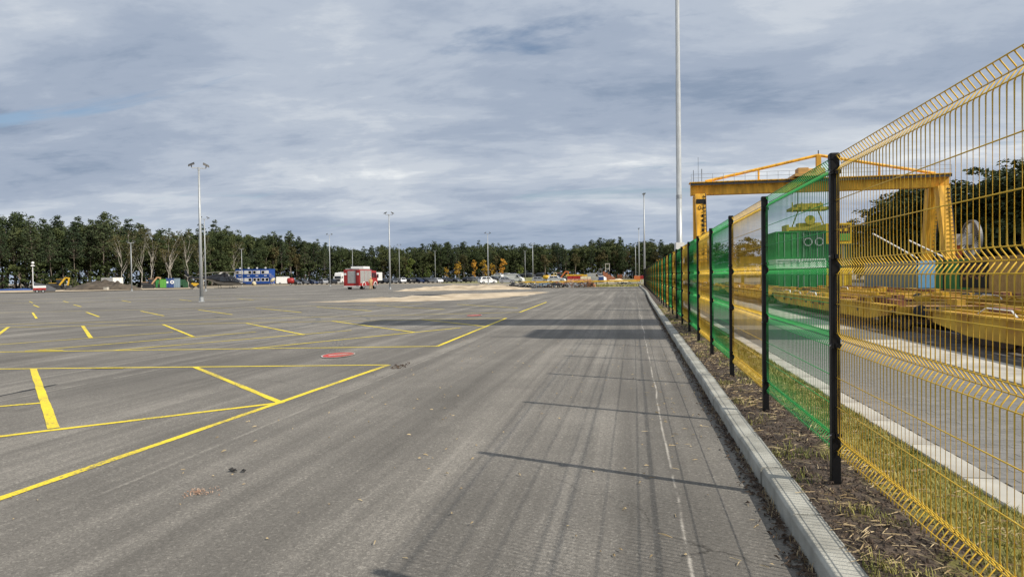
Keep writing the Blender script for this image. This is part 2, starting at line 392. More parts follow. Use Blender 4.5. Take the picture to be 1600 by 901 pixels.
# round red no-entry discs painted on the asphalt
def roundel(px, py, r):
    c = gp(px, py); o = []
    for k, (rr, m, z) in enumerate(((r, M_white, 0.0150), (r*0.93, M_red, 0.0175))):
        b = MB(); b.face([(c.x+rr*math.cos(2*PI*i/48), c.y+rr*1.55*math.sin(2*PI*i/48), z) for i in range(48)])
        o.append(b.build('painted_disc' if k == 0 else 'painted_disc_field', m, lot if k == 0 else o[0]))
    a = math.radians(35); d = Vector((math.cos(a), 1.55*math.sin(a))); s = Vector((-math.sin(a), 1.55*math.cos(a))); b = MB()
    for (l0, l1, w0, w1) in ((-0.58*r, 0.58*r, 0.10*r, 0.10*r),):
        b.face([(c.x+d.x*u+s.x*t, c.y+d.y*u+s.y*t, 0.020) for u, t in ((l0, -w0), (l1, -w1), (l1, w1), (l0, w0))])
    b.build('painted_bar', M_white, o[0])
roundel(529, 555.2, 0.31); roundel(741, 493.0, 0.32)
# dark tar seam on the left, tyre arcs
def strip_path(name, pts, w, m, z=0.0028):
    b = MB(); P = [Vector(p[:2]) for p in pts]; R = []
    for i, p in enumerate(P):
        d = (P[min(i+1, len(P)-1)]-P[max(i-1, 0)]).normalized(); s = Vector((-d.y, d.x)); ww = w*(0.6+0.8*rng.random())/2
        R.append([(p.x-s.x*ww, p.y-s.y*ww, z), (p.x+s.x*ww, p.y+s.y*ww, z)])
    b.loft(R, cap=False, closed=False); return b.build(name, m, lot)
strip_path('tar_seam', [G(-200+i*16, 660-0.2075*(i*16)) for i in range(19)], 0.075, M_tar_shadow)
M_tyre = mat('tyre_rubber_mark', (0.135, 0.13, 0.12), 0.85, var=0.35, scale=6)
for k in range(4):
    strip_path('tyre_mark', [G(512+k*5.5+9*math.sin(i/11*2.2), 549-i*2.0) for i in range(12)], 0.03, M_tyre, 0.0022+k*0.0001)

for (cx, cy, R0, a0, a1) in ((-22, 20, 11, -.5, 1.3), (-22, 20, 12.9, -.5, 1.3), (-9, 26, 7, 1.6, 3.3), (-9, 26, 8.8, 1.6, 3.3), (-30, 40, 16, -.9, .6), (-30, 40, 18, -.9, .6)):
    strip_path('tyre_mark', [(cx+R0*math.cos(a0+(a1-a0)*i/40), cy+R0*math.sin(a0+(a1-a0)*i/40)) for i in range(41)], 0.18, M_tyre, 0.0015)
# ------------------------------------------------------------------ kerb along the road
M_conc = mat('kerb_concrete', (0.27, 0.265, 0.23), 0.9, scale=4, col2=(0.42, 0.415, 0.365), detail=8, bump=0.35, bscale=90)
kerb = ob('kerb', None); kerb['kind'] = 'structure'
def kerb_mesh(L_, w, h0, h1, ch):
    b = MB(); prof = [(0, h0), (w, h0), (w, h1), (ch, h1), (0, h1-ch)]
    b.extrude_profile(prof, 0.007, L_-0.007); return b.mesh('kerb_stone', M_conc)
km = kerb_mesh(1.0, 0.17, -0.1, 0.135, 0.018)
for i in range(104):
    y = 0.3+i; x0, x1 = KX(y), KX(y+1)
    o = ob('kerb_stone', km, kerb, (x0+rng.uniform(-0.006, 0.006), y, rng.uniform(-0.006, 0.006)), -math.atan2(x1-x0, 1.0)+rng.uniform(-0.005, 0.005))
    if i < 14: bevel(o, 0.005)

# ------------------------------------------------------------------ soil and grass under the fence
FX = lambda y: 1.358+0.0028*(y-5)
ZS = lambda x, y: (0.125+0.02*min(1, max(0, (x-1.1)/0.3)) if x < 1.55 else 0.145-0.11*min(1, (x-1.55)/0.8))
def soil_z(x, y):
    v = Vector((x, y, 0))
    return ZS(x, y)+0.016*mn.noise(v*3.1)+0.012*mn.noise(v*9.0)+0.009*mn.noise(v*27.0)
def soil_grid(name, y0, y1, st, sx_):
    xs = [0]; b = MB(); ny = int((y1-y0)/st); nx = int(1.36/sx_)
    for j in range(ny+1):
        y = y0+(y1-y0)*j/ny; xa = KX(y)+0.165; xb = 2.40
        for i in range(nx+1):
            x = xa+(xb-xa)*i/nx; b.v.append((x, y, soil_z(x, y)))
    for j in range(ny):
        for i in range(nx):
            a = j*(nx+1)+i; b.f.append((a, a+1, a+nx+2, a+nx+1)); b.mi.append(0)
    o = b.build(name, M_soil, None, True); o['kind'] = 'structure'; return o
def soil_mat():
    m = mat('dark_soil', (0.036, 0.026, 0.019), 0.95, scale=7, col2=(0.108, 0.080, 0.058), detail=9, bump=0.9, bscale=45)
    t = m.node_tree; b = t.nodes['Principled BSDF']; L = t.links.new     # mossy turf takes over behind the fence
    old = b.inputs['Base Color'].links[0].from_socket
    tcn = t.nodes.new('ShaderNodeTexCoord'); sp = t.nodes.new('ShaderNodeSeparateXYZ'); L(tcn.outputs['Object'], sp.inputs[0])
    n = t.nodes.new('ShaderNodeTexNoise'); n.inputs['Scale'].default_value = 2.2; n.inputs['Detail'].default_value = 6; L(tcn.outputs['Object'], n.inputs['Vector'])
    a = t.nodes.new('ShaderNodeMath'); a.operation = 'MULTIPLY_ADD'; a.inputs[1].default_value = 1.1; L(n.outputs[0], a.inputs[0]); L(sp.outputs[0], a.inputs[2])
    mr = t.nodes.new('ShaderNodeMapRange'); mr.inputs[1].default_value = 2.12; mr.inputs[2].default_value = 2.38; L(a.outputs[0], mr.inputs[0])
    mx = t.nodes.new('ShaderNodeMixRGB'); L(mr.outputs[0], mx.inputs[0]); L(old, mx.inputs[1]); mx.inputs[2].default_value = (0.19, 0.175, 0.035, 1)
    L(mx.outputs[0], b.inputs['Base Color']); return m
M_soil = soil_mat()
soil_grid('soil_strip', -1.0, 14.0, 0.03, 0.03); soil_grid('soil_strip', 14.0, 104.0, 0.3, 0.12)

M_blade = mat('grass_blades', (0.13, 0.15, 0.022), 0.7, scale=3.0, col2=(0.36, 0.31, 0.09), detail=3)
M_dry = mat('dry_straw', (0.28, 0.20, 0.10), 0.9, scale=5.0, col2=(0.50, 0.40, 0.24), detail=3)
M_chip = mat('bark_chips', (0.030, 0.020, 0.014), 0.95, scale=11.0, col2=(0.115, 0.080, 0.055), detail=3)
def blade(b, x, y, z, h, lean, w):
    a = rng.uniform(0, 2*PI); dx, dy = math.cos(a), math.sin(a); l = rng.uniform(0.2, 1.0)*lean*h
    px_, py_ = -dy*w/2, dx*w/2
    n = len(b.v)
    b.v += [(x-px_, y-py_, z-0.006), (x+px_, y+py_, z-0.006), (x+dx*l*0.45+px_*0.7, y+dy*l*0.45+py_*0.7, z+h*0.62), (x+dx*l*0.45-px_*0.7, y+dy*l*0.45-py_*0.7, z+h*0.62), (x+dx*l, y+dy*l, z+h*rng.uniform(0.75, 1.0))]
    b.f += [(n, n+1, n+2, n+3), (n+3, n+2, n+4)]; b.mi += [0, 0]
def stalk(b, x, y, z, L_, w, flat=True):
    a = rng.uniform(0, 2*PI); dx, dy = math.cos(a)*L_/2, math.sin(a)*L_/2; ux, uy = -math.sin(a)*w/2, math.cos(a)*w/2
    z1, z2 = z+rng.uniform(0.001, 0.02), z+rng.uniform(0.001, 0.02); n = len(b.v)
    b.v += [(x-dx-ux, y-dy-uy, z1), (x-dx+ux, y-dy+uy, z1+w*0.3), (x+dx+ux, y+dy+uy, z2+w*0.3), (x+dx-ux, y+dy-uy, z2), (x, y, max(z1, z2)+w*0.8)]
    b.f += [(n, n+1, n+4), (n+1, n+2, n+4), (n+2, n+3, n+4), (n+3, n, n+4)]; b.mi += [0]*4
def grow(name, label, cat, m, n, xr, yr, fn, dens):
    b = MB(); k = 0; tries = 0
    while k < n and tries < n*12:
        tries += 1
        u = rng.random()**1.7; y = yr[0]+(yr[1]-yr[0])*u; x = rng.uniform(*xr)
        if x < KX(y)+0.17 or rng.random() > dens(x, y): continue
        fn(b, x, y); k += 1
    return tag(b.build(name, m), label, cat, None, 'stuff')
pn = lambda x, y, s, o=0.0: 0.5+0.9*mn.noise(Vector((x*s+o, y*s, o)))
turf = lambda x, y: min(1, max(0, (x-1.62)/0.35))*(0.35+0.9*pn(x, y, 1.6)) + (0.75*max(0, pn(x, y, 2.2, 4.0)-0.55)/0.45 if x < 1.75 else 0)
grow('grass', 'short green and yellowing grass behind the wire fence', 'grass', M_blade, 42000, (1.1, 2.39), (1.6, 34), lambda b, x, y: blade(b, x, y, soil_z(x, y), rng.uniform(0.02, 0.065), 1.0, 0.0045+0.0004*y), turf)
grow('dry_grass', 'dry straw lying on the dark soil under the fence', 'straw', M_dry, 3800, (1.08, 2.35), (1.6, 30), lambda b, x, y: stalk(b, x, y, soil_z(x, y), rng.uniform(0.03, 0.16), 0.003+0.0003*y), lambda x, y: 0.15+max(0, pn(x, y, 2.0, 8.0)-0.35))
grow('bark_litter', 'dark wood chips and clods on the soil strip', 'litter', M_chip, 9000, (1.08, 1.8), (1.6, 26), lambda b, x, y: stalk(b, x, y, soil_z(x, y), rng.uniform(0.008, 0.035), rng.uniform(0.005, 0.014)), lambda x, y: 1.0)
# dirt and weeds in the gutter
b = MB()
for _ in range(5200):
    y = 0.5+55*rng.random()**2; x = KX(y)-abs(rng.gauss(0, 0.045+0.02*pn(0, y, 0.7)))-0.004
    stalk(b, x, y, 0.001, rng.uniform(0.01, 0.05), rng.uniform(0.004, 0.014))
tag(b.build('gutter_dirt', M_chip), 'dark dirt gathered along the foot of the kerb', 'dirt', None, 'stuff')
b = MB()
for _ in range(1500):
    y = 1.5+30*rng.random()**1.6
    if pn(0, y, 1.1, 3.0) < 0.5: continue
    blade(b, KX(y)-abs(rng.gauss(0, 0.03)), y, 0.004, rng.uniform(0.02, 0.06), 1.0, 0.005)
tag(b.build('gutter_weeds', M_dry), 'dry weeds sprouting between the road and the kerb', 'weeds', None, 'stuff')
# loose bits on the road
b = MB()
for _ in range(240):
    y = 2.2+16*rng.random()**1.5; x = rng.uniform(-4.5, 0.85)
    stalk(b, x, y, 0.0, rng.uniform(0.012, 0.05), rng.uniform(0.004, 0.012))
for _ in range(70): stalk(b, rng.uniform(0.1, 0.85), 2.2+9*rng.random(), 0.0, rng.uniform(0.03, 0.09), 0.004)
tag(b.build('road_litter', M_dry), 'scattered straw and leaf bits on the asphalt', 'litter', None, 'stuff')
M_brickdust = mat('crushed_brick', (0.30, 0.17, 0.11), 0.95, scale=20, col2=(0.45, 0.33, 0.25))
b = MB(); c0 = gp(312, 769)
for _ in range(90): stalk(b, c0.x+rng.gauss(0, 0.06), c0.y+rng.gauss(0, 0.05), -0.004, rng.uniform(0.004, 0.018), rng.uniform(0.003, 0.010))
tag(b.build('brick_crumbs', M_brickdust), 'crumbled reddish brick bits lying on the asphalt', 'rubble', None, 'stuff')
b = MB(); c0 = gp(368, 737)
for _ in range(7): stalk(b, c0.x+rng.gauss(0, 0.03), c0.y+rng.gauss(0, 0.010), 0.0, rng.uniform(0.02, 0.07), rng.uniform(0.01, 0.025))
tag(b.build('dark_debris', M_tar_shadow), 'small black scrap lying on the asphalt lane', 'debris', None, 'stuff')
b = MB(); c0 = gp(622, 573)
for _ in range(40): stalk(b, c0.x+rng.gauss(0.02, 0.06), c0.y+rng.gauss(0, 0.22), 0.0, rng.uniform(0.02, 0.07), rng.uniform(0.01, 0.025))
tag(b.build('seam_rubble', M_chip), 'dark rubble beside the corner of the yellow lines', 'rubble', None, 'stuff')

# ------------------------------------------------------------------ block paved road behind the fence
M_pav = mat('paver_concrete', (0.20, 0.195, 0.185), 0.9, var=0.1, scale=14, bump=0.3, bscale=80, rnd=0.12)
M_joint = mat('paver_joint_sand', (0.09, 0.085, 0.075), 0.95, var=0.25, scale=6)
M_ballast = mat('dark_ballast', (0.05, 0.05, 0.048), 0.95, scale=2.0, col2=(0.13, 0.125, 0.12), detail=9, bump=0.8, bscale=25)
M_slab = mat('pale_concrete_slab', (0.34, 0.32, 0.28), 0.9, scale=1.6, col2=(0.52, 0.50, 0.44), detail=8)
proad = sheet('paved_road', [(2.55, -20), (5.25, -20), (5.25, 140), (2.55, 140)], -0.022, M_joint)
pm = MB().box(0.002, 0.198, 0.002, 0.098, -0.02, 0.0).mesh('paver', M_pav)
spots = []
for j in range(400):
    for i in range(13):
        x = 2.63+i*0.2-(0.1 if j % 2 else 0); y = 2.4+j*0.1
        if x < 2.60 or x+0.2 > 5.26: continue
        r = x/y
        if y > 4.0 and 0.20 < r < 0.56: spots.append((math.hypot(x, y), x, y))
spots.sort()
for k, (d_, x, y) in enumerate(spots[:300]): ob('paver', pm, proad, (x, y, rng.uniform(-0.0015, 0.0015)))
near = {(round(x, 3), round(y, 3)) for _, x, y in spots[:300]}
b = MB()
for j in range(-40, 420):
    for i in range(14):
        x = 2.63+i*0.2-(0.1 if j % 2 else 0); y = 2.4+j*0.1
        if x < 2.60 or x+0.2 > 5.26 or (round(x, 3), round(y, 3)) in near: continue
        b.box(x+0.002, x+0.198, y+0.002, y+0.098, -0.02, rng.uniform(-0.0015, 0.0015))
tag(b.build('paver_field', M_pav, proad), kind='stuff')
sheet('paved_road_far', [(2.6, 44.4), (5.25, 44.4), (5.25, 140), (2.6, 140)], -0.004, M_pav)
yard = sheet('rail_yard', [(6.2, -20), (46, -20), (70, 140), (5.2, 140), (6.2, 60)], -0.03, M_ballast)
slab = ob('concrete_strip', None); slab['kind'] = 'structure'
for i in range(26):
    y = -6+i*4.0; MB().box(5.27, 6.22, y+0.01, y+3.99, -0.2, 0.012).build('slab', M_slab, slab)
kerb2 = ob('yard_kerb', None); kerb2['kind'] = 'structure'
km2 = kerb_mesh(1.0, 0.23, -0.12, 0.055, 0.01); km2.materials[0] = M_slab
for i in range(80): ob('kerb_stone', km2, kerb2, (2.385+rng.uniform(-0.004, 0.004), 0.5+i, rng.uniform(-0.004, 0.004)))
# ------------------------------------------------------------------ the wire mesh fence
def wire_mat(name, c):
    return mat(name, c, 0.5, var=0.14, scale=4, spec=0.4)
M_wy = wire_mat('yellow_coated_wire', (0.72, 0.47, 0.05)); M_wg = wire_mat('green_coated_wire', (0.035, 0.37, 0.085))
M_post = mat('black_post_paint', (0.004, 0.004, 0.0045), 0.5, var=0.2, scale=30, spec=0.3)
M_bolt = mat('zinc_bolt', (0.55, 0.56, 0.58), 0.35, var=0.1, scale=20, metal=1.0)
SP = 2.5; PY1 = 4.94                     # post spacing, y of the first post in view
PH = 2.03; Z0 = 0.195                    # panel height, gap under the panel (above the soil)
BASE = 0.145
def profile():
    """vertical wire: (height, offset) pairs with the four pressed folds; and the heights of the horizontal wires"""
    pts = [(0.0, 0)]; hz = []; z = 0.028
    for k, gapn in enumerate((3, 2, 3, 0)):
        pts += [(z, 0), (z+0.05, 0.037), (z+0.10, 0)]; hz += [(z, 0), (z+0.05, 0.037), (z+0.10, 0)]; z += 0.10
        for g in range(1, gapn): hz.append((z+0.2*g, 0))
        z += 0.2*gapn
    pts.append((PH, 0)); return pts, hz
VP, HZ = profile()
WL = SP-0.075; NV = 49
def soften(pts):
    o = [pts[0]]
    for i in range(1, len(pts)-1):
        a, p, c = pts[i-1], pts[i], pts[i+1]
        for q, t in ((a, 0.010), (c, 0.010)):
            l = math.hypot(q[0]-p[0], q[1]-p[1]); t = min(t, l*0.4); o.append((p[0]+(q[0]-p[0])*t/l, p[1]+(q[1]-p[1])*t/l))
    o.append(pts[-1]); return o
VPS = soften(VP)
def vwire(b, y, n, r=0.0030): b.tube([(x, y, z) for z, x in VPS], r, n)
def hwire(b, z, x, n, r=0.0030): b.tube([(x-0.0045, -0.01, z), (x-0.0045, WL+0.01, z)], r, n)
def panel_mesh(n):
    b = MB()
    for i in range(NV): vwire(b, i*WL/(NV-1), n)
    for z, x in HZ: hwire(b, z, x, n)
    return b.mesh('panel', M_wy, True)
pan_hi, pan_lo = panel_mesh(6), panel_mesh(4)
vw = MB(); vwire(vw, 0, 7); vw = vw.mesh('vertical_wire', M_wy, True)
hw0 = MB(); hwire(hw0, 0, 0, 7); hw0 = hw0.mesh('horizontal_wire', M_wy, True)
# post: square tube with rounded edges
def rsq(a, r, z, n=3):
    P = []
    for cx, cy, a0 in ((a-r, a-r, 0), (-a+r, a-r, 90), (-a+r, -a+r, 180), (a-r, -a+r, 270)):
        for k in range(n+1):
            t = math.radians(a0+90*k/n); P.append((cx+r*math.cos(t), cy+r*math.sin(t), z))
    return P
HP = 2.245
post_me = MB().loft([rsq(0.030, 0.006, -0.1), rsq(0.030, 0.006, HP-0.03)]).mesh('post', M_post)
cap_me = MB().loft([rsq(0.033, 0.009, HP-0.045), rsq(0.033, 0.009, HP-0.010), rsq(0.028, 0.011, HP)]).mesh('post_cap', M_post)
cl = MB(); cl.box(-0.036, -0.018, -0.058, -0.010, -0.016, 0.016); cl.box(-0.010, 0.030, -0.052, -0.030, -0.014, 0.014); clamp_me = cl.mesh('clamp', M_post)
bolt_me = MB().disc((-0.040, -0.040, 0), (1, 0, 0), 0.0075, 0.010, 8).mesh('bolt', M_bolt)
fence = thing('mesh_fence', 'long fence of alternating yellow and green wire panels between black posts', 'fence', (FX(PY1), PY1, 0))
NP = 39
def fpos(i):
    y = PY1+(i-1)*SP; return Vector((FX(y)-FX(PY1), y-PY1, BASE))
for i in range(-1, NP):
    p = fpos(i); dz = 0.0 if i < 2 else rng.uniform(-0.012, 0.012)
    po = ob('post', post_me, fence, p+Vector((0, 0, dz)), rng.uniform(-0.03, 0.03))
    ob('post_cap', cap_me, po)
    if i < 12:
        for zc in (0.33, 0.94, 1.545, 2.115):
            c_ = ob('clamp', clamp_me, po, (0, 0, zc)); ob('bolt', bolt_me, po, (0, 0, zc))
    if i == NP-1: break
    q = fpos(i+1); ang = -math.atan2(q.x-p.x, q.y-p.y); yel = (i % 2 == 0)
    m_ = M_wy if yel else M_wg
    loc = p+Vector((0.008, 0.0375, Z0+dz*0.5))
    lab = 'yellow wire panel' if yel else 'green wire panel'
    if i in (0, 1):                                        # the two largest panels: every wire a piece of its own
        pa = ob('panel', None, fence, loc, ang); tag(pa, lab)
        for k in range(NV): ob('vertical_wire', vw, pa, (0, k*WL/(NV-1), 0), None, m_)
        for z, x in HZ: ob('horizontal_wire', hw0, pa, (x, 0, z), None, m_)
    else:
        pa = ob('panel', pan_hi if i < 7 else pan_lo, fence, loc, ang, m_); tag(pa, lab)
# ------------------------------------------------------------------ trees
tr = random.Random(21)
def leaf_mat(name, c1, c2, rnd=0.35):
    m = mat(name, c1, 0.75, scale=0.55, col2=c2, rnd=rnd, spec=0.25, detail=5)
    return m
M_pine = leaf_mat('pine_needles', (0.022, 0.037, 0.016), (0.056, 0.078, 0.032))
M_broad = leaf_mat('oak_leaves', (0.028, 0.045, 0.014), (0.072, 0.092, 0.031))
M_fresh = leaf_mat('light_green_leaves', (0.050, 0.085, 0.015), (0.12, 0.15, 0.035), 0.2)
M_brown = leaf_mat('fading_leaves', (0.045, 0.045, 0.016), (0.095, 0.085, 0.030), 0.25)
M_gold = leaf_mat('golden_leaves', (0.33, 0.19, 0.02), (0.50, 0.31, 0.04), 0.25)
M_bark = mat('brown_bark', (0.17, 0.14, 0.11), 0.95, var=0.3, scale=3, stretch=(3, 3, 0.5))
M_birch = mat('pale_bark', (0.40, 0.37, 0.32), 0.9, var=0.3, scale=2, stretch=(1, 1, 2))
def trunk(b, H, r, n=7, lean=0.0, crook=0.25):
    P = []; R = []; x = y = 0.0
    for i in range(9):
        t = i/8; P.append((x, y, -0.3+t*(H+0.3))); R.append(max(0.03, r*(1-0.85*t)*(1.35 if i == 0 else 1)))
        x += tr.gauss(lean/8, crook/4); y += tr.gauss(0, crook/4)
    b.tube(P, R, n); return P
def limb(b, p, d, L_, r, bend=0.25, n=5):
    p = Vector(p); d = Vector(d).normalized(); P = [p.copy()]; R = [r]
    for i in range(4):
        p = p+d*L_/4; P.append(p.copy()); R.append(max(0.015, r*(1-0.22*(i+1)))); d = (d+Vector((tr.gauss(0, bend), tr.gauss(0, bend), 0.12))).normalized()
    b.tube(P, R, n); return P[-1], d
def clump(b, c, rad, n, size, up=0.35, flat=1.0):
    for _ in range(n):
        d = Vector((tr.gauss(0, 1), tr.gauss(0, 1), tr.gauss(0, 1))).normalized()
        p = Vector(c)+Vector((d.x*rad, d.y*rad, d.z*rad*flat))*tr.uniform(0.55, 1.0)
        nr = (d*0.9+Vector((tr.gauss(0, .45), tr.gauss(0, .45), tr.gauss(up, .45)))).normalized()
        a = nr.cross(Vector((tr.gauss(0, 1), tr.gauss(0, 1), tr.gauss(0, 1))))
        if a.length < 0.05: continue
        a.normalize(); q = nr.cross(a); s = size*tr.uniform(0.6, 1.3); e = s*tr.uniform(0.45, 0.9)
        k = len(b.v)
        b.v += [tuple(p-a*s*0.5), tuple(p-q*e*0.5+a*s*0.05), tuple(p+a*s*0.55), tuple(p+q*e*0.5-a*s*0.1)]
        b.f.append((k, k+1, k+2, k+3)); b.mi.append(0)
def mk_pine(H, seed):
    tr.seed(seed); t = MB(); c = MB(); P = trunk(t, H*0.96, 0.19, crook=0.35)
    z0 = H*tr.uniform(0.36, 0.52); nl = 17
    for k in range(nl):
        f = k/(nl-1); z = z0+(H-z0)*f; R_ = (3.0*(1-f)**0.65+0.45)*tr.uniform(0.75, 1.15)
        i = min(7, int(z/H*8)); bx, by = P[i][0], P[i][1]; a0 = tr.uniform(0, 6.28)
        for j in range(4 if f < 0.85 else 2):
            a = a0+j*1.65+tr.uniform(-.5, .5); rr = R_*tr.uniform(0.55, 1.0)
            q = (bx+rr*math.cos(a)*0.8, by+rr*math.sin(a)*0.8, z+tr.uniform(-.3, .4))
            if f < 0.8: limb(t, (bx, by, z-0.2), (math.cos(a), math.sin(a), 0.25), rr, 0.05, 0.1, 4)
            clump(c, q, 0.75+0.35*(1-f), 30, 0.42, 0.5, 0.7)
    for k in range(7):                                   # dead lower branches
        a = tr.uniform(0, 6.28); z = tr.uniform(H*0.15, z0); limb(t, (P[2][0], P[2][1], z), (math.cos(a), math.sin(a), -0.05), tr.uniform(0.6, 1.8), 0.03, 0.15, 4)
    return t.mesh('trunk', M_bark, True), c.mesh('crown', M_pine)
def mk_broad(H, seed, wid=1.0, low=0.16, m=None, leaf=0.5, nclump=95, per=26, bark=None):
    tr.seed(seed); t = MB(); c = MB(); P = trunk(t, H*0.8, 0.02*H, crook=0.5)
    cz = H*(low+1)/2; rz = H*(1-low)/2; rx = H*0.215*wid
    lobes = [(tr.uniform(-.5, .5)*rx, tr.uniform(-.5, .5)*rx, cz+tr.uniform(-.6, .75)*rz, tr.uniform(0.45, 0.75)) for _ in range(9)]
    for k in range(9):
        lo = lobes[k]; i = tr.randint(2, 5); limb(t, P[i], (lo[0]-P[i][0], lo[1]-P[i][1], lo[2]-P[i][2]+1.0), H*0.22, 0.07, 0.2)
    for k in range(nclump):
        lo = tr.choice(lobes); d = Vector((tr.gauss(0, 1), tr.gauss(0, 1), tr.gauss(0, 1))).normalized(); w = lo[3]*tr.uniform(0.65, 1.0)
        q = Vector((lo[0]+d.x*rx*w, lo[1]+d.y*rx*w, lo[2]+d.z*rz*w*0.55))
        if q.z < H*low*0.8: q.z = H*low+tr.random()
        if q.z > H: q.z = H-tr.random()*0.8
        clump(c, q, H*0.050, per, leaf, 0.35, 0.8)
    return t.mesh('trunk', bark or M_bark, True), c.mesh('crown', m or M_broad)
def mk_birch(H, seed):
    tr.seed(seed); t = MB(); c = MB(); P = trunk(t, H*0.72, 0.17, lean=tr.uniform(-1.2, 1.2), crook=0.6)
    for k in range(9):
        i = tr.randint(3, 7); a = tr.uniform(0, 6.28); e, d = limb(t, P[i], (math.cos(a)*0.5, math.sin(a)*0.5, 1.0), H*tr.uniform(0.22, 0.36), 0.085, 0.14)
        for q in range(2): e2, d2 = limb(t, e, d+Vector((tr.gauss(0, .4), tr.gauss(0, .4), .1)), H*0.12, 0.035, 0.2); clump(c, e2, 0.9, 26, 0.40, 0.2, 0.9)
        clump(c, e, 1.0, 24, 0.40, 0.2, 0.9)
    return t.mesh('trunk', M_birch, True), c.mesh('crown', M_brown)
KIND = {
 'pine': [mk_pine(17.5, 100+k) for k in range(6)],
 'broad': [mk_broad(16, 200+k, 1.35+0.2*(k % 3), 0.03, None, .42, 150, 32) for k in range(8)],
 'brown': [mk_broad(14, 260+k, 0.8, 0.25, M_brown, 0.45, 70) for k in range(2)],
 'birch': [mk_birch(15.5, 300+k) for k in range(4)],
 'fresh': [mk_broad(9, 400+k, 1.1, 0.06, M_fresh, 0.42, 70) for k in range(2)],
 'gold': [mk_broad(9, 450+k, 0.85, 0.12, M_gold, 0.40, 42, 22) for k in range(3)],
 'shrub': [mk_broad(4.0, 500+k, 1.7, 0.0, M_broad, 0.42, 45, 20) for k in range(3)],
 'yard': [mk_broad(15.5, 600+k, 1.15, 0.05, M_broad, 0.42, 130, 32) for k in range(4)],
}
def tree(kind, name, p, h, label, group=None, cat='tree', wide=1.0):
    v = tr.choice(KIND[kind]); H = {'pine': 17.5, 'broad': 16, 'brown': 14, 'birch': 15.5, 'fresh': 9, 'gold': 9, 'shrub': 4.0, 'yard': 15.5}[kind]
    s = h/H; r = thing(name, label, cat, (p.x, p.y, -0.05), tr.uniform(0, 6.28), group); r.scale = (s*wide*tr.uniform(.92, 1.1), s*wide*tr.uniform(.92, 1.1), s)
    ob('trunk', v[0], r); ob('crown', v[1], r); return r
tr.seed(5)
# sky line of the wood: (column, distance, height)
SK = [(-220, 168, 19), (-60, 168, 19), (0, 169, 19.2), (60, 171, 18.0), (110, 174, 17.2), (160, 178, 19.0), (210, 186, 16.8), (260, 194, 17.3), (300, 205, 16.5), (350, 235, 20.5), (400, 266, 18.8), (445, 280, 20.5), (470, 285, 19.0), (520, 296, 15.8), (560, 302, 14.8), (600, 306, 15.8), (660, 309, 16.5), (675, 309, 18.6), (710, 310, 16.0), (770, 311, 17.2), (800, 312, 16.2), (860, 312, 16.2), (900, 312, 15.2), (955, 312, 18.8), (985, 312, 16.4), (1020, 311, 17.2), (1060, 310, 15.6), (1130, 300, 15.5), (1260, 285, 15.5)]
def skl(px):
    for (a, d0, h0), (b_, d1, h1) in zip(SK, SK[1:]):
        if a <= px <= b_:
            t = (px-a)/(b_-a); return d0+(d1-d0)*t, h0+(h1-h0)*t
    return SK[-1][1:]
def seg(px):
    if px < 190: return 'left of the pale birches', 'left wood'
    if px < 430: return 'behind the helicopter and blue site office', 'wood behind the helicopter'
    if px < 640: return 'behind the fire engine', 'wood behind the fire engine'
    if px < 830: return 'behind the golden trees', 'wood behind the golden trees'
    return 'behind the scrap yard, left of the fence end', 'wood at the end of the fence'
rowoff = [(0, 1.06, 3.7), (5, 1.09, 4.0), (10, 1.10, 4.4), (17, 1.10, 5.2)]
for ri, (off, hs, sp) in enumerate(rowoff):
    px = -120+tr.random()*10
    while px < 1075:
        d, h = skl(px)
        p = at(px, d+off+tr.uniform(-2, 2)); w_, g_ = seg(px)
        hh = h*hs*tr.uniform(0.90, 1.0)*(1+off/600.0); r = tr.random()
        if ri == 0: hh *= tr.uniform(0.84, 1.0)
        pin = (0.85 if ri == 0 else 0.5) if px < 190 else (0.25 if px < 430 else 0.30)
        if r < pin: tree('pine', 'pine_tree', p, hh, 'dark pine in the wood '+w_, 'pines of the '+g_)
        elif r < 0.90: tree('broad', 'broadleaf_tree', p, hh*0.95, 'green broadleaf tree in the wood '+w_, 'broadleaf trees of the '+g_)
        else: tree('brown', 'fading_tree', p, hh*0.82, 'brownish tree in the wood '+w_, 'fading trees of the '+g_)
        px += sp*tr.uniform(0.75, 1.3)*F/d
px = -90
while px < 1070:                                          # undergrowth along the forest edge
    d, h = skl(px); w_, g_ = seg(px)
    tree('shrub', 'forest_shrub', at(px, d-2.5+tr.uniform(-1.5, 3)), tr.uniform(2.5, 7.0), 'low shrub below the wood '+w_, 'undergrowth of the '+g_, 'shrub')
    px += tr.uniform(2.2, 4.5)*F/d
for k, (px, dd, h) in enumerate(((192, 176, 13.0), (206, 178, 15), (221, 177, 14.5), (236, 180, 15.5), (262, 184, 15), (268, 190, 14.0), (294, 190, 15.5), (318, 204, 15), (368, 236, 15))):
    tree('birch', 'birch_tree', at(px, dd-2), h*.93, ('pale forked birch trunk with thin crown, %s from the left along the wood' % ('first', 'second', 'third', 'fourth', 'fifth', 'sixth', 'seventh', 'eighth', 'ninth')[k]), 'birches at the forest edge')
for (px, dd, h, l) in ((640, 290, 10.5, 'bright green young tree behind the parked cars'), (667, 296, 7, 'small bright green bush tree between two lamp posts'), (812, 300, 7.5, 'small green bush tree right of the golden trees')):
    tree('fresh', 'young_tree', at(px, dd), h, l)
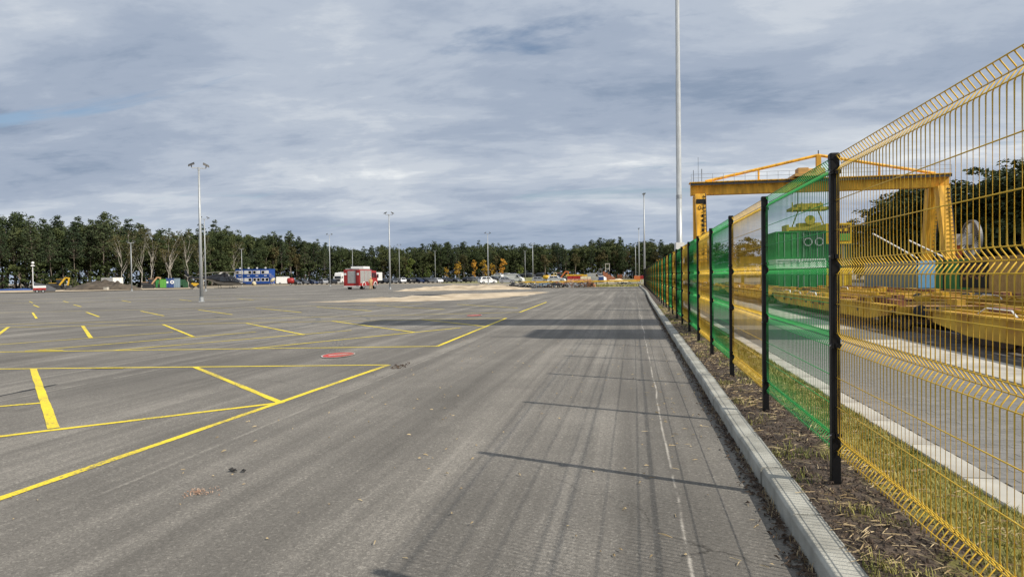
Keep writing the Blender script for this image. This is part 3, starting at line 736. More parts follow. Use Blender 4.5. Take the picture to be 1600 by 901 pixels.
for (px, dd, h, l) in ((698, 292, 6.2, 'smallest golden tree, leftmost of the autumn group'), (717, 297, 10.0, 'orange-gold slender tree, second of the autumn group'), (741, 296, 9.3, 'orange tree just left of the tall yellow one'), (757, 299, 11, 'tall yellow tree beside the middle lamp post'), (786, 299, 11.8, 'lone bright yellow tree right of the middle lamp post'), (769, 300, 9.0, 'dull orange tree between the two yellow trees'), (1031, 296, 8.5, 'yellow-green tree just above the far end of the fence')):
    tree('gold', 'golden_tree', at(px, dd), h, l, 'autumn trees behind the car park')
for (px, dd, h, l) in ((852, 300, 11.5, 'brown thinning tree behind the yellow tank'), (900, 302, 12, 'brown thinning tree behind the pallets'), (725, 303, 13.0, 'brown thinning tree above the golden group')):
    tree('brown', 'fading_tree', at(px, dd), h, l)
# trees beyond the rail yard
for k, (px, dd, h) in enumerate(((1362, 150, 14.0), (1384, 138, 15.8), (1405, 128, 15.0), (1428, 124, 15.5), (1448, 118, 15.0), (1470, 118, 15.0), (1492, 112, 14.2), (1515, 110, 14.4), (1540, 106, 14.0), (1564, 104, 15.0), (1590, 100, 15.2), (1618, 98, 16), (1650, 96, 16), (1690, 94, 16), (1740, 92, 16), (1342, 175, 12.5), (1320, 210, 12.0), (1455, 132, 16), (1530, 122, 16), (1600, 112, 17), (1400, 150, 17), (1290, 240, 13), (1250, 255, 13.5), (1210, 262, 14), (1170, 270, 14.5), (1130, 278, 14), (1100, 285, 14), (1478, 124, 17), (1560, 118, 17.0), (1640, 112, 18), (1720, 110, 18))):
    tree('yard', 'broadleaf_tree', at(px, dd), h*1.14, 'dark green leafy tree behind the rail yard, seen through the fence', 'trees behind the rail yard', 'tree', 1.45)
px = 1345
while px < 1720:
    d = 150-(px-1345)*0.15; tree('shrub', 'forest_shrub', at(px, max(92, d-8)), tr.uniform(5, 9), 'dark shrub at the foot of the trees behind the rail yard', 'shrubs behind the rail yard', 'shrub'); px += tr.uniform(9, 16)

# the depth of the wood behind the first rows reads as one dark mass
tr.seed(77); b = MB()
px = -140
while px < 1300:
    d, h = skl(px)
    for k in range(15):
        dd = d+tr.uniform(7, 40); p = at(px+tr.uniform(-6, 6), dd, 0); clump(b, (p.x, p.y, tr.uniform(0.5, h*0.97)), 1.8, 20, 0.85, 0.2, 1.0)
    px += 1.9*F/d
tag(b.build('wood_interior', M_broad), 'dark depth of the wood behind the first rows of trees', 'wood', None, 'stuff')
# ------------------------------------------------------------------ shared paints
rg = random.Random(99)
HOR = lambda px: 432.4-(px-800)*0.013
ztop = lambda px, py, d: CAMH+(HOR(px)-py)*d/F
P_ = lambda n, c, r=0.4, **k: mat(n, c, r, var=k.pop('var', 0.06), scale=k.pop('scale', 3.0), **k)
M_galv = P_('galvanised_steel', (0.40, 0.42, 0.43), 0.5, var=0.12, metal=0.35, scale=5, stretch=(4, 4, 0.6))
M_dark = P_('dark_grey_metal', (0.03, 0.032, 0.035), 0.5); M_black = P_('black_rubber', (0.012, 0.012, 0.012), 0.85)
M_glass = P_('dark_glass', (0.012, 0.015, 0.02), 0.06, spec=0.8); M_wht = P_('white_paint', (0.74, 0.74, 0.72), 0.4)
M_gry = P_('grey_paint', (0.30, 0.31, 0.32), 0.5); M_sil = P_('silver_shutter', (0.42, 0.42, 0.40), 0.5, metal=0.3)
M_redp = P_('fire_red', (0.30, 0.018, 0.016), 0.45); M_blue = P_('office_blue', (0.012, 0.065, 0.30), 0.5)
M_cry = P_('crane_yellow', (0.78, 0.41, 0.03), 0.55, var=0.26, scale=1.6, stretch=(1.5, 1.5, .35), detail=9.0); M_yel = P_('machine_yellow', (0.56, 0.34, 0.02), 0.5, var=0.15)
M_rim = P_('wheel_steel', (0.45, 0.45, 0.45), 0.4, metal=0.6); M_lens = P_('lamp_glass', (0.62, 0.64, 0.66), 0.15)
M_orange = P_('orange_plastic', (0.48, 0.13, 0.03), 0.6); M_green = P_('container_green', (0.025, 0.20, 0.045), 0.6, var=0.15, scale=1.5)
M_cblue = P_('container_blue', (0.02, 0.055, 0.19), 0.6, var=0.15, scale=1.5); M_sunlit_blue = P_('sunlit_blue_end', (0.16, 0.40, 0.66), 0.5)
M_lgreen = P_('bright_green_panel', (0.09, 0.30, 0.045), 0.5); M_brown = MATS['fading_leaves']; M_tan = P_('tan_panel', (0.50, 0.29, 0.085), 0.6, var=0.12)
M_rust = mat('rusty_yellow_steel', (0.42, 0.21, 0.03), 0.75, scale=1.3, col2=(0.72, 0.45, 0.045), detail=12, bump=0.3, bscale=12)
M_rust2 = mat('red_brown_rust', (0.16, 0.055, 0.03), 0.9, scale=3, col2=(0.32, 0.16, 0.07), detail=8)
M_brick = mat('red_brick', (0.30, 0.105, 0.055), 0.9, scale=2.5, col2=(0.42, 0.17, 0.09))
M_soilheap = mat('heaped_soil', (0.05, 0.040, 0.030), 0.95, scale=0.8, col2=(0.11, 0.088, 0.065), detail=9, bump=0.8, bscale=4)
M_cream = P_('cream_paint', (0.52, 0.46, 0.30), 0.7)

# ------------------------------------------------------------------ lamp posts
def lamp_post(px, d, top, label, style='tee', rz=None, group='lamp posts round the lot', r0=0.10, base_z=0.0):
    p = at(px, d, base_z); h = ztop(px, top, d)-base_z
    o = thing('lamp_post', label, 'lamp post', p, face_cam(p)-PI/2 if rz is None else rz, group)
    b = MB(); b.tube([(0, 0, 0), (0, 0, h*0.5), (0, 0, h-0.1)], [r0, r0*0.78, r0*0.5], 10); b.build('mast', M_galv, o, True)
    b = MB(); b.cbox(0, 0, 0.015, 0.42, 0.42, 0.03); b.tube([(0, 0, 0.03), (0, 0, 0.35)], r0*1.18, 10)
    for a, c in ((-.16, -.16), (.16, -.16), (.16, .16), (-.16, .16)): b.tube([(a, c, 0.03), (a, c, 0.10)], 0.018, 6)
    b.build('base_plate', M_galv, o)
    w = 0.50
    b = MB(); b.cbox(0, 0, h-0.06, 2*w, 0.07, 0.07); b.tube([(0, 0, h-0.25), (0, 0, h)], r0*0.62, 10); b.build('crossarm', M_galv, o)
    for s in (-1, 1):
        b = MB(); b.tube([(s*w, 0, h-0.04), (s*w, 0, h+0.14)], 0.03, 6)
        c = s*w*1.02; t = 0.10*s if style == 'tee' else 0
        b.hexa([(c-.22, -.20, h+.14+t), (c+.22, -.20, h+.14-t), (c+.22, .20, h+.14-t), (c-.22, .20, h+.14+t), (c-.2, -.17, h+.26+t), (c+.2, -.17, h+.26-t), (c+.2, .17, h+.26-t), (c-.2, .17, h+.26+t)])
        fl_ = b.build('floodlight', M_dark, o)
        MB().hexa([(c-.18, -.19, h+.132+t*.85), (c+.18, -.19, h+.132-t*.85), (c+.18, .19, h+.132-t*.85), (c-.18, .19, h+.132+t*.85), (c-.18, -.19, h+.145+t*.85), (c+.18, -.19, h+.145-t*.85), (c+.18, .19, h+.145-t*.85), (c-.18, .19, h+.145+t*.85)]).build('lens', M_lens, fl_)
    return o
lamp_post(314.5, 51.5, 262, 'nearest twin floodlight post on the lot, left of the helicopter nose', r0=0.13)
lamp_post(321.5, 103, 342, 'twin floodlight post just behind the nearest one', r0=0.11)
lamp_post(206, 117, 379, 'grey lamp post in front of the birches, right of the soil heap', 'small')
lamp_post(378.5, 178, 389, 'thin lamp post in front of the blue site office', 'small')
lamp_post(516, 152, 367, 'twin lamp post left of the white lorry', r0=0.12)
lamp_post(551.5, 225, 389, 'lamp post standing behind the fire engine')
lamp_post(609.5, 97, 335, 'tall twin lamp post just right of the fire engine', r0=0.13)
lamp_post(624.5, 212, 383, 'lamp post among the parked cars beside the bright green tree')
lamp_post(680.5, 235, 392, 'lamp post left of the golden trees')
lamp_post(763, 150, 365, 'twin lamp post in front of the golden trees', r0=0.12)
lamp_post(821, 235, 392, 'shorter lamp post behind the white van')
lamp_post(833, 185, 381, 'taller lamp post beside the white van', r0=0.12)
lamp_post(1007.5, 112, 305, 'tall lamp post behind the far end of the fence', 'end', 1.72, 'floodlight masts along the fence', 0.17)
lamp_post(999, 197, 358, 'middle lamp post by the red sign at the end of the road', 'end', 1.72, 'floodlight masts along the fence', 0.17)
lamp_post(993.5, 262, 380, 'farthest thin lamp post left of the red sign', 'end', 1.72, 'floodlight masts along the fence', 0.15)
def tall_mast():
    p = Vector((2.05, 30.6, 0.0)); o = thing('floodlight_mast', 'very tall pale grey mast rising out of the picture behind the fence', 'mast', p, 0.15)
    h = 16.5; b = MB(); b.tube([(0, 0, 0), (0, 0, 5.0), (0, 0, 5.0), (0, 0, 10), (0, 0, 10), (0, 0, h)], [0.142, 0.124, 0.116, 0.105, 0.098, 0.075], 16); b.build('shaft', M_galv, o, True)
    b = MB(); b.tube([(0, 0, 4.9), (0, 0, 5.06)], 0.129, 16); b.build('joint_collar', M_galv, o)
    b = MB(); b.cbox(0, 0, 1.5, 0.36, 0.36, 2.96); b.build('socket', M_wht, o)
    b = MB(); b.cbox(0, 0, h, 1.6, 0.12, 0.12); b.build('crossarm', M_galv, o)
    for s in (-.7, -.25, .25, .7): MB().cbox(s, -0.15, h+0.25, 0.36, 0.3, 0.4).build('floodlight', M_dark, o)
tall_mast()

# ------------------------------------------------------------------ gantry crane
def gantry(name, label, y0, x0, x1, xl, xr, zb=10.9, zt=12.3, two=None, gw=.55):
    o = thing(name, label, 'crane', (xl, y0, 0), 0.0); T = lambda x, y, z: (x-xl, y-y0, z)
    gy = [0.0] if two is None else two
    for k, g in enumerate(gy):
        a = x0 if not isinstance(x0, (list, tuple)) else x0[k]
        b = MB(); b.box(a-xl, x1-xl, g-gw, g+gw, zb, zt); b.box(a-xl-0.15, x1-xl+0.15, g-gw-.3, g+gw+.3, zt, zt+0.10)
        gi = b.build('girder', M_cry, o)
        b = MB(); n = int((x1-a)/1.2)
        for i in range(n+1): x = a+(x1-a)*i/n; b.box(x-xl-0.04, x-xl+0.04, g-gw-.6, g-gw-.001, zt-0.32, zt-0.02)
        b.box(a-xl, x1-xl, g-gw-.65, g-gw-.57, zt-0.36, zt-0.22); b.box(a-xl, x1-xl, g-gw-.6, g-gw-.01, zt-0.20, zt-0.16); b.build('walkway', M_dark, gi)
        b = MB()
        for i in range(n+1): x = a+(x1-a)*i/n; b.tube([(x-xl, g-gw-.57, zt-0.2), (x-xl, g-gw-.57, zt+0.95)], 0.022, 5)
        for z in (0.5, 0.95): b.tube([(a-xl, g-gw-.57, zt+z), (x1-xl, g-gw-.57, zt+z)], 0.020, 5)
        b.build('handrail', M_gry, gi)
    hw = 3.2 if two is None else 0
    for sx_ in (xl, xr):
        sg = 1 if sx_ == xl else -1
        for yo in ((-hw, hw) if two is None else two):
            b = MB(); w0, w1 = 0.62, 0.42; ty = yo*0.35 if two is None else yo
            b.loft([[(sx_-xl-w1, yo-w1, 1.2), (sx_-xl+w1, yo-w1, 1.2), (sx_-xl+w1, yo+w1, 1.2), (sx_-xl-w1, yo+w1, 1.2)], [(sx_-xl-w0, ty-w0, zb), (sx_-xl+w0, ty-w0, zb), (sx_-xl+w0, ty+w0, zb), (sx_-xl-w0, ty+w0, zb)]])
            lg = b.build('leg', M_cry, o)
            b = MB(); xx = sx_-xl+0.52
            b.tube([(xx, yo-w0-0.05, 1.2), (xx, ty-w0-0.12, zb)], 0.05, 5)
            for i in range(22):
                t = i/21; b.box(xx-0.32, xx, yo+(ty-yo)*t-w0-0.14, yo+(ty-yo)*t-w0-0.06, 1.6+(zb-2)*t, 1.68+(zb-2)*t)
            b.build('ladder', M_dark, lg)
        ya, yb = (-hw-1.6, hw+1.6) if two is None else (min(two)-1.5, max(two)+1.5)
        b = MB(); b.box(sx_-xl-0.45, sx_-xl+0.45, ya, yb, 0.65, 1.35); sb = b.build('sill_beam', M_cry, o)
        for yw in (ya+0.5, ya+1.7, yb-1.7, yb-0.5): MB().disc((sx_-xl, yw, 0.36), (1, 0, 0), 0.36, 0.18, 16).build('wheel', M_dark, sb)
    return o
cr = gantry('gantry_crane', 'large yellow gantry crane spanning the rail yard behind the fence', 83.0, 6.9, 34.6, 7.9, 33.6)
XL = 7.9
b = MB(); b.box(20.9-XL, 21.4-XL, -0.25, 0.25, 12.4, 15.0); b.build('king_post', M_cry, cr)
b = MB(); b.tube([(8.6-XL, 0, 12.5), (21.15-XL, 0, 15.05)], 0.17, 8); b.tube([(14.6-XL, 0, 12.4), (14.6-XL, 0, 13.7)], 0.12, 6); b.build('stay_pipe', M_cry, cr)
b = MB(); b.tube([(33.4-XL, 0, 12.5), (21.15-XL, 0, 15.05)], 0.17, 8); b.tube([(27.6-XL, 0, 12.4), (27.6-XL, 0, 13.7)], 0.12, 6); b.build('stay_pipe', M_cry, cr)
b = MB(); b.tube([(7.2-XL, -0.6, 12.4), (7.2-XL, -0.6, 13.8)], 0.03, 5); b.tube([(7.8-XL, 0, 12.4), (7.8-XL, 0, 15.4)], 0.02, 5); b.tube([(8.2-XL, 0, 12.4), (8.2-XL, 0, 14.0)], 0.04, 5); b.tube([(21.15-XL, 0, 15.1), (21.15-XL, 0, 15.6)], 0.06, 5); b.build('antenna', M_dark, cr)
# trolley with winches, head block and spreader
b = MB(); b.box(18.2-XL, 21.8-XL, -1.9, 1.9, 12.5, 12.8); b.cbox(19.2-XL, -0.6, 13.15, 1.1, 1.6, 0.7); b.cbox(21.0-XL, -0.8, 13.1, 1.0, 1.3, 0.6); b.disc((20.0-XL, -0.9, 13.1), (1, 0, 0), 0.35, 1.4, 12)
tro = b.build('trolley', M_tan, cr)
b = MB()
for x in (18.6, 21.6):
    for y in (-1.2, 1.2): b.tube([(x-XL, y, 12.5), (x-XL, y, 9.3)], 0.025, 4)
b.build('hoist_rope', M_dark, tro)
M_spr = P_('spreader_olive', (0.36, 0.30, 0.03), 0.6, var=0.2)
b = MB(); b.box(17.9-XL, 22.1-XL, -1.3, 1.3, 8.75, 9.05); b.box(18.6-XL, 21.4-XL, -0.9, 0.9, 9.05, 9.5)
for x in (18.0, 19.0, 20.0, 21.0, 22.0): b.box(x-XL-0.06, x-XL+0.06, -1.4, -1.3, 8.5, 9.6)
hb = b.build('head_block', M_spr, cr)
b = MB(); b.box(17.4-XL, 22.6-XL, -1.2, 1.2, 6.45, 6.85); b.box(18.8-XL, 21.2-XL, -0.8, 0.8, 6.85, 7.3)
for x in (17.5, 22.5):
    b.box(x-XL-0.14, x-XL+0.14, -1.3, 1.3, 6.2, 7.1)
for a, c in ((18.2, 18.9), (21.8, 21.1)): b.tube([(a-XL, 0, 6.8), (c-XL, 0, 8.7)], 0.07, 5)
b.disc((20-XL, -0.9, 7.6), (0, 1, 0), 0.55, 0.2, 14); b.build('spreader', M_spr, hb)
# number plate on the leg
b = MB(); b.box(-0.55, 0.55, -2.02, -1.98, 9.75, 10.25); pl = b.build('name_plate', M_black, cr)
def text_part(s, size, loc, rot, m, parent, name='lettering', ext=0.004):
    cu = bpy.data.curves.new('txt', 'FONT'); cu.body = s; cu.size = size; cu.align_x = 'CENTER'; cu.align_y = 'CENTER'; cu.extrude = ext
    t = bpy.data.objects.new('txt', cu); C.objects.link(t); dg = bpy.context.evaluated_depsgraph_get(); me = bpy.data.meshes.new_from_object(t.evaluated_get(dg)); bpy.data.objects.remove(t)
    me.materials.clear(); me.materials.append(m); o = ob(name, me, parent, loc); o.rotation_euler = rot; return o
text_part('01', 0.75, (0, -2.13, 9.2), (PI/2, 0, 0), M_black, cr, 'number')
for k in range(9): MB().cbox(0.12, -2.27-0.107*k, 8.3-k*0.55, 0.22, 0.05, 0.32).build('leg_mark', M_black, cr)
# cable reel on the outer leg
M_reel = P_('reel_grey', (0.20, 0.20, 0.20), .5, metal=.5)
b = MB(); n = 40; c = Vector((36.6-XL, -1.0, 5.0))
for i in range(n):
    a = 2*PI*i/n; d = Vector((0, math.cos(a), math.sin(a)))
    b.beam(c+d*0.5, c+d*2.05, 0.10, 0.06)
b.disc(c, (1, 0, 0), 0.55, 0.5, 20)
R = []
for i in range(49):
    a = 2*PI*i/48; R.append([c+Vector((dx, math.cos(a)*rr, math.sin(a)*rr)) for dx, rr in ((-.18, 1.98), (.18, 1.98), (.18, 2.14), (-.18, 2.14))])
b.loft(R, cap=False); b.build('cable_reel', M_reel, cr)
b = MB(); b.box(34.0-XL, 36.3-XL, -1.9, -0.3, 4.4, 5.6); b.build('reel_motor', M_gry, cr)
b = MB(); b.box(34.9-XL, 35.5-XL, -1.4, -0.7, 1.35, 4.4); b.build('reel_stand', M_orange, cr)
# second crane: outside the picture on the right, its beams shade the road
gantry('gantry_crane', 'second yellow gantry crane, out of frame right, whose beams shade the road', 13.6, (11.4, 4.7), 40.0, 19.0, 38.0, two=[0.0, 4.7], zb=10.3, gw=.95)

# ------------------------------------------------------------------ containers
def container(x0, y0, z0, w, L_, h, m, label, end=None, rz=0.0, name='shipping_container', cat='container', group=None):
    """long axis along +y, near end at y0; corrugated sides, framed ends with door bars"""
    o = thing(name, label, cat, (x0+w/2, y0, z0), rz, group); a = w/2
    n = int(L_/0.28); prof = []
    for i in range(n):
        y = 0.08+(L_-0.16)*i/n; s = (L_-0.16)/n
        prof += [(0.0, y), (0.0, y+s*.35), (0.035, y+s*.5), (0.035, y+s*.85)]
    b = MB()
    for sg in (-1, 1):
        r0 = [(sg*(a-0.02-q), y, 0.12) for q, y in prof]; r1 = [(sg*(a-0.02-q), y, h-0.10) for q, y in prof]; b.loft([r0, r1], cap=False, closed=False)
    b.box(-a+.03, a-.03, 0.05, L_-0.05, h-0.08, h-0.03); b.box(-a+.06, a-.06, 0.06, 0.10, 0.1, h-0.08); b.box(-a+.06, a-.06, L_-0.10, L_-0.06, 0.1, h-0.08); b.build('shell', m, o)
    b = MB()
    for sg in (-1, 1):
        for y in (0, L_-0.12): b.box(sg*a-(0.12 if sg > 0 else 0), sg*a+(0 if sg > 0 else 0.12), y, y+0.12, 0, h)
        b.box(sg*a-(0.10 if sg > 0 else 0), sg*a+(0 if sg > 0 else 0.10), 0.121, L_-0.121, 0.0, 0.13); b.box(sg*a-(0.08 if sg > 0 else 0), sg*a+(0 if sg > 0 else 0.08), 0.121, L_-0.121, h-0.10, h)
    for y in (0, L_-0.11): b.box(-a+.121, a-.121, y, y+0.11, 0, 0.14); b.box(-a+.121, a-.121, y, y+0.11, h-0.11, h)
    b.build('frame', m, o)
    for x in (-.78, -.30, .30, .78): MB().tube([(x*a, 0.035, 0.15), (x*a, 0.035, h-0.12)], 0.022, 6).build('door_bar', end or M_gry, o)
    return o
sty = 62.0; GR_ = 'container stack in the rail yard'
M_dgreen = P_('dark_green_paint', (0.015, 0.075, 0.03), 0.6); M_cyel = P_('container_yellow', (0.70, 0.47, 0.02), 0.5, var=0.1)
container(12.3, sty, 0, 2.03, 6.06, 2.0, M_green, 'lower green container under a white one, left stack behind the fence', group=GR_)
container(12.3, sty, 2.0, 2.03, 6.06, 0.8, M_wht, 'flat white container between two green ones, left stack', group=GR_)
container(12.3, sty, 2.8, 2.03, 6.06, 2.4, M_green, 'green container on top of the left stack under the spreader', group=GR_)
container(14.36, sty, 0, 2.03, 6.06, 2.0, M_green, 'lower green container, middle stack, seen through the green panel', group=GR_)
container(14.36, sty, 2.0, 2.03, 6.06, 0.8, M_wht, 'flat white container in the middle of the second stack', group=GR_)
dk = container(14.36, sty, 2.8, 2.03, 6.06, 2.4, M_dgreen, 'dark container with two round fans on the middle stack', group=GR_)
for x in (-.45, .45):
    b = MB(); R = []
    for i in range(25):
        a = 2*PI*i/24; R.append([(x+math.cos(a)*r_, y_, 1.45+math.sin(a)*r_) for r_, y_ in ((.27, .0), (.36, .0), (.36, -.06), (.27, -.06))])
    b.loft(R, cap=False); b.build('fan_ring', M_gry, dk)
container(16.42, sty, 0, 2.03, 6.06, 1.95, M_cyel, 'yellow low container on the ground beside the dark stack', group=GR_)
container(16.42, sty, 1.95, 2.03, 6.06, 2.1, M_dgreen, 'dark green container between two yellow ones', group=GR_)
ye = container(16.42, sty, 4.05, 2.03, 6.06, 1.75, M_cyel, 'yellow container with black and green square sign on top of right stack', group=GR_)
MB().box(-0.2, .85, -0.05, -0.01, .85, 1.5).build('sign_black', M_black, ye); MB().box(-0.2, .85, -0.05, -0.01, 0.25, .849).build('sign_green', M_lgreen, ye)
for x in (0.0, 0.42): MB().box(x, x+0.22, -0.07, -0.051, 1.05, 1.3).build('sign_mark', M_cyel, ye)
# long bodies standing on the yard
M_gblue = P_('grey_blue_and_shaded_side', (0.20, 0.27, 0.33), 0.6)  # greyed to paint the container's shaded side; plain grey-blue on bin and scrap
cb = container(24.4, 64.6, 0, 2.5, 13.4, 2.55, M_gblue, 'blue long container body, side painted as shaded grey-blue and end as sunlit blue, behind the wagons')
MB().box(-1.2, 1.2, -0.03, 0.055, 0.15, 2.45).build('end_wall', M_sunlit_blue, cb)  # end of the same blue body, brightened to paint the sun on it
cg = container(25.5, 50.0, 0, 2.5, 13.4, 2.6, M_tan, 'long container body with green, black and tan side and yellow-green end')
MB().box(-1.262, -1.252, 7.4, 13.3, 0.14, 2.5).build('side_panel', M_green, cg); MB().box(-1.275, -1.263, 4.6, 9.0, 0.3, 2.35).build('side_picture', M_black, cg)
for k, (yy, s) in enumerate(((8.2, .5), (7.2, .35), (6.2, .45), (5.4, .3))):
    b = MB(); R = []
    for i in range(17):
        a = 2*PI*i/16; R.append([(xx_, yy+math.cos(a)*r_, 1.5+math.sin(a)*r_*1.3) for xx_, r_ in ((-1.283, s), (-1.283, s*.7), (-1.276, s*.7), (-1.276, s))])
    b.loft(R, cap=False); b.build('side_ornament', M_rust2, cg)
b = MB(); b.box(-1.2, 1.2, -0.03, 0.055, 1.25, 2.5); b.build('end_wall_upper', M_cyel, cg); MB().box(-1.2, 1.2, -0.03, 0.055, 0.30, 1.245).build('end_wall_lower', M_lgreen, cg); MB().box(-1.2, 1.2, -0.03, 0.055, 0.13, 0.295).build('end_wall_foot', M_orange, cg)
for x0_, x1_, z0_, z1_ in ((-.95, -.70, 1.0, 1.75), (-.70, -.35, 1.0, 1.15), (-.70, -.35, 1.55, 1.75), (-.25, -.05, 1.0, 1.75), (.05, .60, 1.0, 1.2), (.05, .25, 1.2, 1.75), (.45, .60, 1.2, 1.5), (.25, .60, 1.6, 1.75), (.7, 1.1, 1.0, 1.75)):
    MB().box(x0_, x1_, -0.055, -0.032, z0_, z1_).build('black_letter', M_black, cg)
for (x, y, z), (x2, y2, z2), l in (((20.4, 63.0, 4.9), (23.8, 62.6, 2.7), 'long white slanting pole in front of the dark trees'), ((22.9, 62.0, 4.2), (25.4, 61.6, 2.75), 'short white slanting pole above the blue container end')):
    o = thing('boom_pole', l, 'pole', (x2, y2, 0)); b = MB(); b.tube([(x-x2, y-y2, z), (0, 0, z2)], 0.07, 8); b.build('arm', M_wht, o); MB().tube([(0, 0, 0), (0, 0, z2+0.1)], 0.06, 8).build('stand', M_dark, o)
o = thing('yellow_portal', 'small yellow portal frame left of the green containers', 'frame', (11.0, 66.0, 0)); MB().box(-1.0, -0.75, -.15, .15, 0, 2.55).build('post', M_yel, o); MB().box(.75, 1.0, -.15, .15, 0, 2.55).build('post', M_yel, o); MB().box(-1.1, 1.1, -.2, .2, 2.555, 3.15).build('lintel', M_yel, o)

# ------------------------------------------------------------------ railway wagons
M_rail = P_('rail_steel', (0.16, 0.12, 0.10), 0.5, metal=0.6, var=0.25)
for x in (7.55, 8.99, 11.6, 13.04):
    b = MB(); b.box(x-.035, x+.035, -10, 130, -0.028, 0.10); tag(b.build('rail', M_rail), kind='structure')
def wagon(x, y0, L_, label, sd):
    rr = random.Random(sd); o = thing('flat_wagon', label, 'wagon', (x, y0, 0.0), 0.0, 'yellow rail wagons'); o.scale = (1, 1, .72)
    for sg in (-1, 1):
        b = MB(); xs = sg*1.32
        b.loft([[(xs-.05, 0.9, .55), (xs+.05, 0.9, .55), (xs+.05, 0.9, .90), (xs-.05, 0.9, .90)], [(xs-.05, 2.6, .30), (xs+.05, 2.6, .30), (xs+.05, 2.6, .90), (xs-.05, 2.6, .90)], [(xs-.05, L_-2.6, .30), (xs+.05, L_-2.6, .30), (xs+.05, L_-2.6, .90), (xs-.05, L_-2.6, .90)], [(xs-.05, L_-.9, .55), (xs+.05, L_-.9, .55), (xs+.05, L_-.9, .90), (xs-.05, L_-.9, .90)]])
        b.box(xs-.10, xs+.10, 0.5, L_-.5, .901, .955); sbm = b.build('side_beam', M_rust, o)
        for k in range(int(L_/1.5)):
            y = 1.4+k*1.5
            if y < L_-1.2: MB().box(xs+sg*.051-.02, xs+sg*.051+.03, y, y+.09, .40 if 2.6 < y < L_-2.6 else .6, .90).build('rib', M_rust, sbm)
        if sg < 0:
            for k in range(9): yy = 3+rr.random()*(L_-6); MB().box(xs-.060, xs-.052, yy, yy+rr.uniform(.15, .5), .5+rr.random()*.1, .62+rr.random()*.15).build('stencil', M_rust2 if k % 3 == 0 else M_dark, sbm)
    for k in range(int(L_/0.9)):
        y = .6+k*.9; MB().box(-1.25, 1.25, y, y+rr.choice((.12, .25, .4)), .70, .82+rr.uniform(0, .1)).build('cross_member', rr.choice((M_rust, M_rust, M_rust2, M_tan)), o)
    for k in range(9):
        xx_ = rr.uniform(-1.15, 1.15); ya_ = rr.uniform(.6, L_*.6); zz_ = rr.uniform(.90, 1.02); MB().box(xx_-.05, xx_+.05, ya_, min(L_-.6, ya_+rr.uniform(2, 7)), zz_, zz_+rr.uniform(.06, .16)).build('deck_beam', rr.choice((M_rust, M_yel, M_yel, M_rust2, M_tan)), o)
    for k in range(16):
        y = 1+rr.random()*(L_-2); sgx = rr.choice((-1, 1)); b = MB(); b.cbox(sgx*rr.uniform(.5, 1.1), y, 1.0, .22, rr.uniform(.3, .9), .22); b.build('twist_lock', rr.choice((M_rust, M_yel, M_rust2)), o)
    for k in range(5):
        y = 1+rr.random()*(L_-3); b = MB(); b.tube([(-1.18, y, .96), (-1.15, y+.25, 1.12), (-1.15, y+1.2, 1.13), (-1.18, y+1.45, .96)], .022, 5); b.build('hand_rail', rr.choice((M_yel, M_wht)), o)
    for yb in (2.1, L_-2.1):
        b = MB(); b.box(-.95, .95, yb-1.2, yb+1.2, .38, .58); bo = b.build('bogie', M_dark, o)
        for sg in (-1, 1):
            for dy in (-.9, .9): MB().disc((sg*.75, yb+dy, .40), (1, 0, 0), .40, .12, 18).build('wheel', M_rail, bo)
    for y in (0.5, L_-.5):
        for sg in (-1, 1):
            dr = -1 if y < 1 else 1; b = MB(); b.tube([(sg*.88, y, .78), (sg*.88, y+dr*.45, .78)], .07, 8); b.disc((sg*.88, y+dr*.47, .78), (0, 1, 0), .2, .04, 12); b.build('buffer', M_dark, o)
        b = MB(); b.box(-1.3, 1.3, y-.06, y+.06, .6, .9); b.build('headstock', M_rust, o)
    return o
wagon(8.27, 2.2, 16.0, 'nearest worn yellow flat wagon, seen through the yellow panel', 1)
wagon(8.27, 19.2, 17.0, 'worn yellow flat wagon coupled behind the nearest one', 2)
wagon(8.27, 37.2, 17.0, 'third yellow flat wagon, seen through the green panel', 3)
wagon(8.27, 55.2, 17.0, 'farthest yellow flat wagon on the near track', 4)
wagon(12.32, 12.0, 17.0, 'yellow flat wagon on the second track, nearer one', 5)
wagon(12.32, 30.0, 17.0, 'yellow flat wagon on the second track, farther one', 6)
